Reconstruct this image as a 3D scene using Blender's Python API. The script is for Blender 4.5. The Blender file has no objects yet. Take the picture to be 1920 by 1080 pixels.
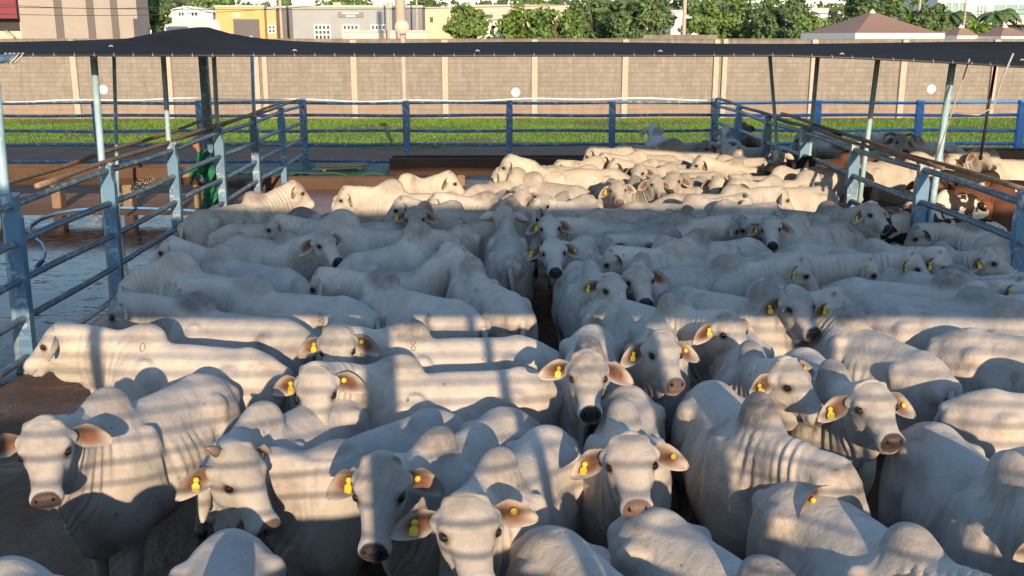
import bpy, bmesh, math, random
import numpy as np
from mathutils import Vector, Matrix
DEBUG = False
random.seed(7); RNG = np.random.default_rng(7)
C = bpy.context.scene.collection

# ---------------------------------------------------------------- node helpers
class NT:
    def __init__(s, name):
        s.m = bpy.data.materials.new(name); s.m.use_nodes = True
        s.t = s.m.node_tree; s.t.nodes.clear()
        s.out = s.t.nodes.new('ShaderNodeOutputMaterial')
        s.b = s.t.nodes.new('ShaderNodeBsdfPrincipled')
        s.t.links.new(s.b.outputs[0], s.out.inputs['Surface'])
    def n(s, typ, **kw):
        nd = s.t.nodes.new('ShaderNode'+typ)
        for k, v in kw.items():
            if k.startswith('i_'):
                key = k[2:]; nd.inputs[int(key) if key.isdigit() else key.replace('_', ' ')].default_value = v
            else: setattr(nd, k, v)
        return nd
    def l(s, a, b): s.t.links.new(a, b)
    def coord(s, kind='Object'):
        return s.n('TexCoord').outputs[kind]
    def noise(s, vec, scale, detail=4, rough=.55, dist=0):
        nd = s.n('TexNoise', i_Scale=scale, i_Detail=detail, i_Roughness=rough, i_Distortion=dist)
        if vec is not None: s.l(vec, nd.inputs['Vector'])
        return nd.outputs['Fac']
    def ramp(s, fac, stops, interp='LINEAR'):
        nd = s.n('ValToRGB'); cr = nd.color_ramp; cr.interpolation = interp
        while len(cr.elements) < len(stops): cr.elements.new(.5)
        for e, (p, c) in zip(cr.elements, stops):
            e.position = p; e.color = (c, c, c, 1) if not hasattr(c, '__len__') else (*c[:3], 1)
        s.l(fac, nd.inputs[0]); return nd.outputs[0]
    def mix(s, fac, a, b, mode='MIX'):
        nd = s.n('Mix', data_type='RGBA', blend_type=mode)
        for sock, v in ((nd.inputs[0], fac), (nd.inputs[6], a), (nd.inputs[7], b)):
            if hasattr(v, 'links'): s.l(v, sock)
            elif hasattr(v, '__len__'): sock.default_value = (*v[:3], 1)
            else: sock.default_value = v
        return nd.outputs[2]
    def math(s, op, a, b=0.0, clamp=False):
        nd = s.n('Math', operation=op, use_clamp=clamp)
        for i, v in enumerate((a, b)):
            if hasattr(v, 'links'): s.l(v, nd.inputs[i])
            else: nd.inputs[i].default_value = v
        return nd.outputs[0]
    def mapping(s, vec, scale=(1, 1, 1), loc=(0, 0, 0), rot=(0, 0, 0)):
        nd = s.n('Mapping'); s.l(vec, nd.inputs[0])
        nd.inputs['Scale'].default_value = scale; nd.inputs['Location'].default_value = loc; nd.inputs['Rotation'].default_value = rot
        return nd.outputs[0]
    def bump(s, h, strength=.3, dist=.01):
        nd = s.n('Bump', i_Strength=strength, i_Distance=dist); s.l(h, nd.inputs['Height'])
        s.l(nd.outputs[0], s.b.inputs['Normal']); return nd
    def set(s, **kw):
        for k, v in kw.items():
            sock = s.b.inputs[k.replace('_', ' ')]
            if hasattr(v, 'links'): s.l(v, sock)
            elif hasattr(v, '__len__'): sock.default_value = (*v[:3], 1)
            else: sock.default_value = v
        return s.m

# ---------------------------------------------------------------- object helpers
def tag(o, label=None, cat=None, group=None, kind=None):
    if label: o['label'] = label
    if cat: o['category'] = cat
    if group: o['group'] = group
    if kind: o['kind'] = kind
    return o
def empty(name, loc=(0, 0, 0), rz=0, label=None, cat=None, group=None):
    o = bpy.data.objects.new(name, None); C.objects.link(o)
    o.location = loc; o.rotation_euler = (0, 0, rz); o.empty_display_size = .2
    return tag(o, label, cat, group)
class MB:
    """collects pieces of one mesh"""
    def __init__(s): s.V = []; s.F = []; s.o = 0; s.smooth = []
    def add(s, V, F, smooth=False):
        V = [tuple(v) for v in V]; s.V += V
        for f in F:
            f = [int(q) for q in f]
            g = [f[0]]
            for q in f[1:]:
                if q != g[-1]: g.append(q)
            s.F.append([q+s.o for q in g]); s.smooth.append(smooth)
        s.o += len(V); return s
    def box(s, c, d, rz=0, bev=0):
        x, y, z = d[0]/2, d[1]/2, d[2]/2
        ca, sa = math.cos(rz), math.sin(rz)
        if bev:
            b = min(bev, x*.9, y*.9, z*.9); V = []; F = []
            prof = [(-x+b, -y), (x-b, -y), (x, -y+b), (x, y-b), (x-b, y), (-x+b, y), (-x, y-b), (-x, -y+b)]
            lv = [(-z, -b), (-z+b, 0), (z-b, 0), (z, -b)]
            for zz, ins in lv:
                for px, py in prof:
                    qx = px+(-math.copysign(1, px)*(-ins) if abs(px) > x-1.01*b else 0)
                    qy = py+(-math.copysign(1, py)*(-ins) if abs(py) > y-1.01*b else 0)
                    V.append((c[0]+qx*ca-qy*sa, c[1]+qx*sa+qy*ca, c[2]+zz))
            for k in range(3):
                for j in range(8):
                    F.append([k*8+j, k*8+(j+1) % 8, (k+1)*8+(j+1) % 8, (k+1)*8+j])
            F.append(list(range(7, -1, -1))); F.append(list(range(24, 32)))
            return s.add(V, F)
        V = [(c[0]+px*ca-py*sa, c[1]+px*sa+py*ca, c[2]+pz) for pz in (-z, z) for px, py in ((-x, -y), (x, -y), (x, y), (-x, y))]
        return s.add(V, [(3, 2, 1, 0), (4, 5, 6, 7), (0, 1, 5, 4), (1, 2, 6, 5), (2, 3, 7, 6), (3, 0, 4, 7)])
    def tube(s, pts, r, nu=8):
        V, F = tube(pts, r, nu); return s.add(V, F, True)
    def prism(s, poly, axis, a, b):
        """polygon (2-D) extruded along an axis"""
        n = len(poly)
        def P(q, t):
            return {'x': (t, q[0], q[1]), 'y': (q[0], t, q[1]), 'z': (q[0], q[1], t)}[axis]
        V = [P(q, a) for q in poly]+[P(q, b) for q in poly]
        F = [[i, (i+1) % n, n+(i+1) % n, n+i] for i in range(n)]+[list(range(n-1, -1, -1)), list(range(n, 2*n))]
        return s.add(V, F)
    def build(s, name, mat, parent=None, fix=True):
        me = bpy.data.meshes.new(name)
        me.from_pydata(s.V, [], s.F); me.update()
        me.polygons.foreach_set('use_smooth', s.smooth)
        if fix:
            bm = bmesh.new(); bm.from_mesh(me); bmesh.ops.recalc_face_normals(bm, faces=bm.faces); bm.to_mesh(me); bm.free()
        if mat:
            me.materials.append(mat)
        o = bpy.data.objects.new(name, me); C.objects.link(o)
        if parent: o.parent = parent
        return o
def copy_tree(o, parent=None):
    c = o.copy(); C.objects.link(c); c.parent = parent
    for ch in [k for k in bpy.data.objects if k.parent == o]: copy_tree(ch, c)
    return c

# ---------------------------------------------------------------- camera (photo pixels, 1920 wide)
CAM_H = 3.6; FPX = 1900.0
PITCH = math.radians(13.9); YAW = math.radians(-.57)          # looks a touch right of the pen axis
def build_camera():
    cd = bpy.data.cameras.new('camera'); co = bpy.data.objects.new('camera', cd); C.objects.link(co)
    cd.sensor_width = 36; cd.lens = 36*FPX/1920; cd.clip_start = .05; cd.clip_end = 6000
    co.location = (0, 0, CAM_H); co.rotation_euler = (math.pi/2-PITCH, 0, YAW)
    bpy.context.scene.camera = co
def ray(px, py):
    dx, dy = (px-960)/FPX, (540-py)/FPX
    v = np.array([dx, math.cos(PITCH)+dy*math.sin(PITCH), -math.sin(PITCH)+dy*math.cos(PITCH)])
    c, s = math.cos(YAW), math.sin(YAW)
    return np.array([c*v[0]-s*v[1], s*v[0]+c*v[1], v[2]])
def at_z(px, py, z):                                            # where the sight line meets height z
    r = ray(px, py); t = (z-CAM_H)/r[2]; return np.array([r[0]*t, r[1]*t, z])
def at_y(px, py, y):                                            # where it meets the plane at distance y
    r = ray(px, py); t = y/r[1]; return np.array([r[0]*t, y, CAM_H+r[2]*t])
# ---------------------------------------------------------------- zebu steer: one continuous body surface
HA = math.radians(57)                                    # rest slope of the face below level
HU = np.array([math.cos(HA), 0, -math.sin(HA)])          # along the face, poll -> muzzle
HW = np.array([math.sin(HA), 0, math.cos(HA)])           # out of the forehead
POLL = np.array([1.00, 0, 1.50])
HS, HWD = .87, 1.03                                      # head proportions: short and broad
def hp(u, y, w):                                         # head point -> rest coordinates
    return POLL + HU*u*HS + HW*w + np.array([0, y*HWD, 0])
A0 = np.array([.50, 0, 1.06]); A1 = np.array([.97, 0, 1.43])

def _ell(X, Y, Z, c, r):
    x, y, z = (X-c[0])/r[0], (Y-c[1])/r[1], (Z-c[2])/r[2]
    k0 = np.sqrt(x*x+y*y+z*z)+1e-9
    k1 = np.sqrt((x/r[0])**2+(y/r[1])**2+(z/r[2])**2)+1e-9
    return k0*(k0-1)/k1
def _rc(X, Y, Z, a, b, ra, rb, ys=1.0):
    a = np.array(a, float); b = np.array(b, float)
    yc = a[1]
    px, py, pz = X-a[0], (Y-yc)/ys, Z-a[2]
    d = np.array([b[0]-a[0], (b[1]-yc)/ys, b[2]-a[2]]); L2 = d@d
    t = np.clip((px*d[0]+py*d[1]+pz*d[2])/L2, 0, 1)
    q = np.sqrt((px-d[0]*t)**2+(py-d[1]*t)**2+(pz-d[2]*t)**2)
    return (q-(ra+(rb-ra)*t))*min(1, .4+.6*ys)
def _smin(a, b, k):
    h = np.maximum(k-np.abs(a-b), 0)/k
    return np.minimum(a, b)-h*h*k*.25

def cow_field(xs, ys, zs):
    D = np.full((len(xs), len(ys), len(zs)), 9.0, np.float32)
    Yabs = np.abs(ys)
    def region(lo, hi):
        i = np.searchsorted(xs, [lo[0], hi[0]]); k = np.searchsorted(zs, [lo[2], hi[2]])
        return slice(max(i[0]-1, 0), i[1]+1), slice(max(k[0]-1, 0), k[1]+1)
    def add(f, lo, hi, k, sub=False):
        m = .16
        si, sk = region(np.array(lo)-m, np.array(hi)+m)
        X = xs[si][:, None, None]; Y = Yabs[None, :, None]; Z = zs[sk][None, None, :]
        v = f(X, Y, Z).astype(np.float32)
        d = D[si, :, sk]
        D[si, :, sk] = -_smin(-d, v, k) if sub else _smin(d, v, k)
    def E(c, r, k=.06, sub=False, hd=False):
        c = np.array(c, float); r = np.array(r, float)
        if hd:
            def f(X, Y, Z):
                U = ((X-POLL[0])*HU[0]+(Z-POLL[2])*HU[2])/HS; W = (X-POLL[0])*HW[0]+(Z-POLL[2])*HW[2]
                return _ell(U, Y/HWD, W, c, r)
            p = hp(*c); e = np.full(3, r.max())
            add(f, p-e, p+e, k, sub)
        else:
            add(lambda X, Y, Z: _ell(X, Y, Z, c, r), c-r, c+r, k, sub)
    def R(a, b, ra, rb, k=.06, ysc=1.0, hd=False):
        if hd:
            def f(X, Y, Z):
                U = ((X-POLL[0])*HU[0]+(Z-POLL[2])*HU[2])/HS; W = (X-POLL[0])*HW[0]+(Z-POLL[2])*HW[2]
                return _rc(U, Y/HWD, W, a, b, ra, rb, ysc)
            P = np.array([hp(*a), hp(*b)])
        else:
            f = lambda X, Y, Z: _rc(X, Y, Z, a, b, ra, rb, ysc)
            P = np.array([a, b], float)
        m = max(ra, rb)
        add(f, P.min(0)-m, P.max(0)+m, k)
    # trunk
    E((.02, 0, .88), (.66, .285, .375), .05)
    E((.40, 0, .86), (.34, .225, .40), .10)
    E((.16, 0, .80), (.40, .27, .31), .08)
    R((.34, 0, 1.19), (-.50, 0, 1.185), .105, .10, .12)            # topline
    E((-.36, 0, .94), (.36, .25, .30), .10)
    E((-.60, 0, 1.00), (.27, .225, .27), .10)                      # rump
    E((-.45, .205, 1.125), (.095, .060, .075), .07)                 # hooks
    E((-.83, .095, 1.07), (.065, .055, .075), .06)                   # pins
    R((-.55, 0, 1.21), (-.86, 0, 1.13), .07, .045, .08)            # croup to tail head
    E((.40, .165, .93), (.17, .10, .30), .09)                      # shoulder
    E((.47, .15, .72), (.13, .105, .16), .08)
    # hump
    E((.385, 0, 1.31), (.17, .098, .155), .075)
    E((.33, 0, 1.375), (.105, .08, .10), .06)
    # hind leg
    E((-.60, .135, .80), (.215, .12, .30), .09)
    R((-.55, .15, .72), (-.69, .135, .50), .125, .062, .07)
    R((-.72, .13, .485), (-.665, .13, .14), .056, .040, .04)
    R((-.665, .13, .13), (-.635, .13, .05), .042, .055, .03)
    # fore leg
    R((.42, .15, .68), (.43, .135, .40), .095, .054, .08)
    R((.43, .135, .39), (.425, .135, .13), .052, .038, .03)
    R((.425, .135, .12), (.455, .135, .045), .042, .055, .03)
    E((-.26, .305, 1.10), (.16, .085, .11), .11, sub=True)           # hollow before the hip
    E((.185, .325, .96), (.05, .075, .24), .08, sub=True)          # groove behind the shoulder
    E((-.40, .285, .82), (.045, .06, .22), .08, sub=True)          # between flank and thigh
    E((.28, .205, 1.10), (.07, .055, .14), .06)                      # shoulder blade
    # belly, sheath
    R((-.20, 0, .56), (-.36, 0, .52), .07, .04, .09, .7)
    # neck and dewlap
    R((.40, 0, 1.06), (.93, 0, 1.37), .255, .155, .10, .62)
    R((.55, 0, .92), (.90, 0, 1.22), .22, .12, .08, .55)
    R((.60, 0, .62), (.93, 0, 1.13), .12, .085, .07, .22)
    R((.58, 0, .60), (.48, 0, .52), .10, .10, .08, .35)
    # head
    E((.06, 0, -.045), (.14, .108, .115), .05, hd=True)
    E((.12, 0, .008), (.19, .098, .060), .05, hd=True)             # bulging forehead
    R((.12, 0, -.035), (.43, 0, -.028), .098, .060, .05, .98, hd=True)
    R((.30, 0, -.01), (.44, 0, -.006), .056, .050, .04, 1.0, hd=True)  # nose bridge
    E((.468, 0, -.024), (.060, .077, .064), .035, hd=True)         # muzzle
    E((.490, 0, .004), (.028, .060, .036), .03, hd=True)           # nose pad
    E((.455, 0, -.082), (.055, .058, .034), .03, hd=True)          # chin
    R((.14, 0, -.125), (.42, 0, -.082), .072, .042, .05, .85, hd=True)
    E((.15, .062, -.095), (.115, .045, .09), .05, hd=True)         # cheek
    E((.160, .094, .012), (.052, .028, .034), .03, hd=True)        # brow
    E((.07, .108, -.045), (.045, .035, .04), .04, hd=True)         # ear root
    E((.200, .118, .010), (.028, .012, .020), .02, sub=True, hd=True)  # eye socket
    E((.526, .036, .010), (.020, .017, .013), .014, sub=True, hd=True)  # nostril
    R((.44, .0, -.064), (.525, .0, -.064), .004, .004, .02, 1.0, hd=True)
    E((-.005, .072, .03), (.030, .022, .03), .03, hd=True)         # horn bud
    return D

def surface_nets(D, xs, ys, zs):
    S = D < 0
    nx, ny, nz = D.shape
    corners = [(i, j, k) for i in (0, 1) for j in (0, 1) for k in (0, 1)]
    cnt = sum(S[i:nx-1+i, j:ny-1+j, k:nz-1+k].astype(np.int8) for i, j, k in corners)
    act = (cnt > 0) & (cnt < 8)
    idx = np.full(act.shape, -1, np.int64); idx[act] = np.arange(act.sum())
    ci, cj, ck = np.nonzero(act)
    acc = np.zeros((len(ci), 3)); num = np.zeros(len(ci))
    for a in range(8):
        for b in range(a+1, 8):
            A, B = corners[a], corners[b]
            if sum(abs(A[q]-B[q]) for q in range(3)) != 1: continue
            da = D[ci+A[0], cj+A[1], ck+A[2]]; db = D[ci+B[0], cj+B[1], ck+B[2]]
            m = (da < 0) != (db < 0)
            t = np.where(m, da/(da-db+1e-12), 0)
            pa = np.stack([xs[ci+A[0]], ys[cj+A[1]], zs[ck+A[2]]], 1)
            pb = np.stack([xs[ci+B[0]], ys[cj+B[1]], zs[ck+B[2]]], 1)
            acc += np.where(m[:, None], pa+(pb-pa)*t[:, None], 0); num += m
    V = acc/num[:, None]
    Q = []
    for ax in range(3):
        s0 = [slice(None)]*3; s1 = [slice(None)]*3
        s0[ax] = slice(0, -1); s1[ax] = slice(1, None)
        ch = S[tuple(s0)] != S[tuple(s1)]
        e = np.argwhere(ch)
        o1, o2 = (ax+1) % 3, (ax+2) % 3
        ok = (e[:, o1] > 0) & (e[:, o2] > 0) & (e[:, o1] < D.shape[o1]-1) & (e[:, o2] < D.shape[o2]-1)
        e = e[ok]
        inside = S[e[:, 0], e[:, 1], e[:, 2]]
        def cell(d1, d2):
            c = e.copy(); c[:, o1] -= d1; c[:, o2] -= d2
            return idx[c[:, 0], c[:, 1], c[:, 2]]
        q = np.stack([cell(1, 1), cell(0, 1), cell(0, 0), cell(1, 0)], 1)
        q[~inside] = q[~inside][:, ::-1]
        Q.append(q)
    return V, np.concatenate(Q)

def _axis(*spans):
    out = []
    for a, b, s in spans:
        n = max(1, int(round((b-a)/s))); out.append(np.linspace(a, b, n, endpoint=False))
    return np.concatenate(out+[np.array([spans[-1][1]])]).astype(np.float32)

def mesh_from(name, V, F):
    me = bpy.data.meshes.new(name)
    F = np.asarray(F); V = np.asarray(V, np.float32)
    n = F.shape[1]
    me.vertices.add(len(V)); me.vertices.foreach_set('co', V.ravel())
    me.loops.add(F.size); me.loops.foreach_set('vertex_index', F.ravel().astype(np.int32))
    me.polygons.add(len(F)); me.polygons.foreach_set('loop_start', np.arange(0, F.size, n, dtype=np.int32))
    me.polygons.foreach_set('loop_total', np.full(len(F), n, np.int32))
    me.polygons.foreach_set('use_smooth', np.ones(len(F), bool))
    me.update(calc_edges=True); me.validate()
    return me

def decimated(V, F, ratio):
    me = mesh_from('tmp', V, F)
    ob = bpy.data.objects.new('tmp', me); bpy.context.scene.collection.objects.link(ob)
    m = ob.modifiers.new('d', 'DECIMATE'); m.ratio = ratio; m.use_symmetry = False
    dg = bpy.context.evaluated_depsgraph_get()
    e = ob.evaluated_get(dg).to_mesh()
    e.calc_loop_triangles()
    Vd = np.empty(len(e.vertices)*3, np.float32); e.vertices.foreach_get('co', Vd)
    Fd = np.empty(len(e.loop_triangles)*3, np.int32); e.loop_triangles.foreach_get('vertices', Fd)
    Vd = Vd.reshape(-1, 3); Fd = Fd.reshape(-1, 3)
    ob.evaluated_get(dg).to_mesh_clear()
    bpy.data.objects.remove(ob); bpy.data.meshes.remove(me)
    return Vd, Fd

def _ss(a, b, x):
    t = np.clip((x-a)/(b-a), 0, 1)
    return t*t*(3-2*t)
def _bump(V, c, r):
    d = np.sqrt((((V-np.array(c))/np.array(r))**2).sum(1))
    return np.clip(1-_ss(.6, 1.15, d), 0, 1)

def head_uvw(V):
    q = V-POLL
    return q@HU/HS, V[:, 1]/HWD, q@HW

def folds(V, N):                                           # skin folds of neck, brisket and ribs
    x, y, z = V.T
    t = (V-A0)@((A1-A0)/np.linalg.norm(A1-A0))
    u, _, w = head_uvw(V)
    nk = (.55+.45*np.sin(x*23+z*11))*_ss(-.10, .12, t)*(1-_ss(.46, .58, t))*(1-_ss(1.30, 1.42, z-.35*(x-.5)))
    d = .009*np.sin((x*.9+z*.32)*2*math.pi/.058+2.2*np.sin(z*9)+1.3*np.sin(y*20))*nk
    rib = _ss(-.35, -.1, x)*(1-_ss(.2, .36, x))*_ss(.62, .75, z)*(1-_ss(1.0, 1.15, z))
    d += .006*np.sin((x-.25*z)*2*math.pi/.085)*rib
    return V+N*d[:, None]

def normals(V, F):
    if F.shape[1] == 4: T = np.concatenate([F[:, [0, 1, 2]], F[:, [0, 2, 3]]])
    else: T = F
    n = np.cross(V[T[:, 1]]-V[T[:, 0]], V[T[:, 2]]-V[T[:, 0]])
    N = np.zeros_like(V)
    for q in range(3): np.add.at(N, T[:, q], n)
    return N/(np.linalg.norm(N, axis=1)[:, None]+1e-12)

def skin_paint(V):                                         # natural markings: (dark, pink, grey, wet)
    P = np.zeros((len(V), 4), np.float32)
    u, y, w = head_uvw(V); ay = np.abs(y)
    hd = _ss(.0, .05, u)*_ss(.9, .97, V[:, 0])
    pad = _ss(.472, .482, u+.42*w-.9*np.maximum(ay-.042, 0))*_ss(-.062, -.052, w)
    P[:, 0] = np.maximum(P[:, 0], pad*hd)
    nos = np.exp(-(((u-.497)/.020)**2+((ay-.036)/.015)**2+((w-.020)/.022)**2))*hd
    P[:, 3] = np.maximum(pad*.75*hd, np.where(nos > .45, 1.0, 0))
    P[:, 0] = np.maximum(P[:, 0], np.where(nos > .45, 1.0, 0))
    eye = np.exp(-(((u-.199)/.040)**2+((w-.006)/.034)**2)**1.5)*_ss(.060, .076, ay)*hd
    P[:, 0] = np.maximum(P[:, 0], np.clip(eye*1.3, 0, 1)*.95)
    mouth = np.exp(-((w+.066)/.005)**2)*_ss(.40, .44, u)*hd
    P[:, 0] = np.maximum(P[:, 0], mouth*.7)
    bud = _bump(V, hp(-.005, .075, .035), (.035, .03, .04))+_bump(V, hp(-.005, -.075, .035), (.035, .03, .04))
    P[:, 0] = np.maximum(P[:, 0], np.clip(bud, 0, 1)*.55)
    hoof = 1-_ss(.06, .075, V[:, 2])
    P[:, 0] = np.maximum(P[:, 0], hoof)
    g = .95*_bump(V, (.36, 0, 1.40), (.20, .16, .17))
    g = np.maximum(g, .55*_bump(V, (.72, 0, 1.12), (.30, .25, .26)))
    g = np.maximum(g, .45*_bump(V, (.42, 0, .98), (.25, .3, .3)))
    g = np.maximum(g, .50*_bump(V, (-.68, 0, .88), (.28, .4, .36)))
    g = np.maximum(g, .30*_bump(V, (-.46, .2, 1.13), (.13, .1, .1)))
    g = np.maximum(g, .62*_bump(V, hp(.12, 0, .02), (.20, .15, .16)))
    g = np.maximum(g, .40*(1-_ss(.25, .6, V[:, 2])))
    g = np.maximum(g, .35*_bump(V, hp(.30, 0, 0), (.14, .15, .14)))
    P[:, 2] = g
    under = _bump(V, (-.86, 0, 1.00), (.10, .05, .13))
    P[:, 0] = np.maximum(P[:, 0], .45*under)
    return P

def ear_mesh(side, droop, back, cup=1.0, n=14, m=9):
    # leaf shaped ear: closed shell, inner face (0) and outer face (1)
    L, Wd = .238, .062
    base = hp(.055, side*.098, -.035)
    d = np.array([-.25-.6*back, side*1.0, -droop]); d /= np.linalg.norm(d)
    f = np.array([.8, side*(.25-.2*back), .0]); f = f-d*(f@d); f /= np.linalg.norm(f)     # opening direction
    v = np.cross(d, f)*side; v /= np.linalg.norm(v)
    V, P = [], []
    for layer in (0, 1):
        for i in range(n):
            s = i/(n-1)
            wd = Wd*(max(0, math.sin(math.pi*min(1, .12+.88*s**.95)))**.62*(.45+.55*min(1, s/.40)))+.004
            for j in range(m):
                t = -1+2*j/(m-1)
                p = base+d*(L*s-.02)+v*wd*t+np.array([0, 0, -.04*s*s])
                p = p+f*(cup*(.042*(1-.55*s)*(t*t)-.016*math.sin(math.pi*s)))
                rim = (1-abs(t))**.5*(1-s)**.3
                th = .006*rim
                p = p+f*(th if layer == 0 else -th)
                V.append(p)
                inn = (1-abs(t)**2.0)*(1-max(0, (s-.62)/.38))*min(1, s*7)
                if layer == 0:
                    dk = .75*math.exp(-((t+.15)/.45)**2)*math.exp(-((s-.26)/.22)**2)
                    P.append((dk, min(1, 1.15*inn), 0, 0))
                else: P.append((0, 0, .18, 0))
    F = []
    for layer in (0, 1):
        o = layer*n*m
        for i in range(n-1):
            for j in range(m-1):
                q = [o+i*m+j, o+(i+1)*m+j, o+(i+1)*m+j+1, o+i*m+j+1]
                F.append(q if (layer == 0) == (side > 0) else q[::-1])
    o = n*m
    edge = [(i, 0) for i in range(n)]+[(n-1, j) for j in range(1, m)]+[(i, m-1) for i in range(n-2, -1, -1)]
    for a, b in zip(edge[:-1], edge[1:]):
        ia, ib = a[0]*m+a[1], b[0]*m+b[1]
        q = [ia, ib, o+ib, o+ia]
        F.append(q[::-1] if side > 0 else q)
    hold = (base+d*(L*.42)+f*.0, d, f, v)
    return np.array(V), np.array(F), np.array(P, np.float32), hold

def stroke_mark(lod, pose, strokes, x0, z0, size, side, r=.0042):
    """hide brand: pen strokes laid on the flank or hump"""
    from mathutils.bvhtree import BVHTree
    V, F = COW[lod]
    if ('bvh', lod) not in COW: COW[('bvh', lod)] = BVHTree.FromPolygons([tuple(v) for v in V], [tuple(int(q) for q in f) for f in F])
    m = MB()
    for st in strokes:
        P = []
        for a, b in zip(st[:-1], st[1:]):
            for t in np.linspace(0, 1, 5)[:-1]: P.append((a[0]+(b[0]-a[0])*t, a[1]+(b[1]-a[1])*t))
        P.append(st[-1]); Q = []
        for px, pz in P:
            h = COW[('bvh', lod)].ray_cast(Vector((x0-side*px*size, side*1.0, z0+pz*size)), Vector((0, -side, -.0)))
            if h[0] is not None: Q.append(np.array(h[0])+np.array(h[1])*.001)
        if len(Q) > 2: m.add(pose(tube(Q, r, 6)[0]), tube(Q, r, 6)[1], True)
    return m
DIGIT = {'8': [[(.3, .5), (.05, .7), (.1, .95), (.3, 1), (.5, .95), (.55, .7), (.3, .5), (.05, .25), (.1, .03), (.3, 0), (.5, .03), (.55, .25), (.3, .5)]],
         '0': [[(.3, 1), (.08, .8), (.05, .5), (.08, .2), (.3, 0), (.52, .2), (.55, .5), (.52, .8), (.3, 1)]],
         '2': [[(.05, .78), (.15, .97), (.4, 1), (.55, .8), (.45, .5), (.05, 0), (.58, 0)]],
         '3': [[(.05, .9), (.3, 1), (.52, .8), (.25, .53), (.55, .3), (.35, 0), (.05, .08)]],
         '6': [[(.5, .95), (.2, .75), (.05, .35), (.15, .03), (.4, 0), (.55, .25), (.4, .48), (.1, .4)]],
         '1': [[(.15, .8), (.32, 1), (.32, 0)]]}

def ball(c, r, nu=10, nv=7):
    V = [c+np.array([0, 0, r])]
    for i in range(1, nv):
        a = math.pi*i/nv
        for j in range(nu):
            b = 2*math.pi*j/nu
            V.append(c+r*np.array([math.sin(a)*math.cos(b), math.sin(a)*math.sin(b), math.cos(a)]))
    V.append(c-np.array([0, 0, r])); F = []
    for j in range(nu): F.append([0, 1+j, 1+(j+1) % nu, 1+(j+1) % nu])
    for i in range(nv-2):
        for j in range(nu):
            a = 1+i*nu; F.append([a+j, a+nu+j, a+nu+(j+1) % nu, a+(j+1) % nu])
    e = len(V)-1; a = 1+(nv-2)*nu
    for j in range(nu): F.append([a+j, e, e, a+(j+1) % nu])
    return np.array(V), np.array(F)

def tube(pts, rad, nu=8, close=True):
    pts = np.array(pts, float); n = len(pts); V = []; F = []
    T = np.gradient(pts, axis=0); T /= np.linalg.norm(T, axis=1)[:, None]+1e-9
    up = np.array([0, 0, 1.0]) if abs(T[0][2]) < .9 else np.array([1.0, 0, 0])
    for i in range(n):
        a = np.cross(T[i], up); a /= np.linalg.norm(a)+1e-9; b = np.cross(a, T[i]); up = b
        r = rad[i] if hasattr(rad, '__len__') else rad
        for j in range(nu):
            q = 2*math.pi*j/nu; V.append(pts[i]+r*(a*math.cos(q)+b*math.sin(q)))
    for i in range(n-1):
        for j in range(nu):
            k = (j+1) % nu; F.append([i*nu+j, i*nu+k, (i+1)*nu+k, (i+1)*nu+j])
    if close:
        for e, o in ((0, 0), (1, (n-1)*nu)):
            c = len(V); V.append(pts[0] if e == 0 else pts[-1])
            for j in range(nu):
                k = (j+1) % nu
                F.append([o+k, o+j, c, c] if e == 0 else [o+j, o+k, c, c])
    return np.array(V), np.array(F)

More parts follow.
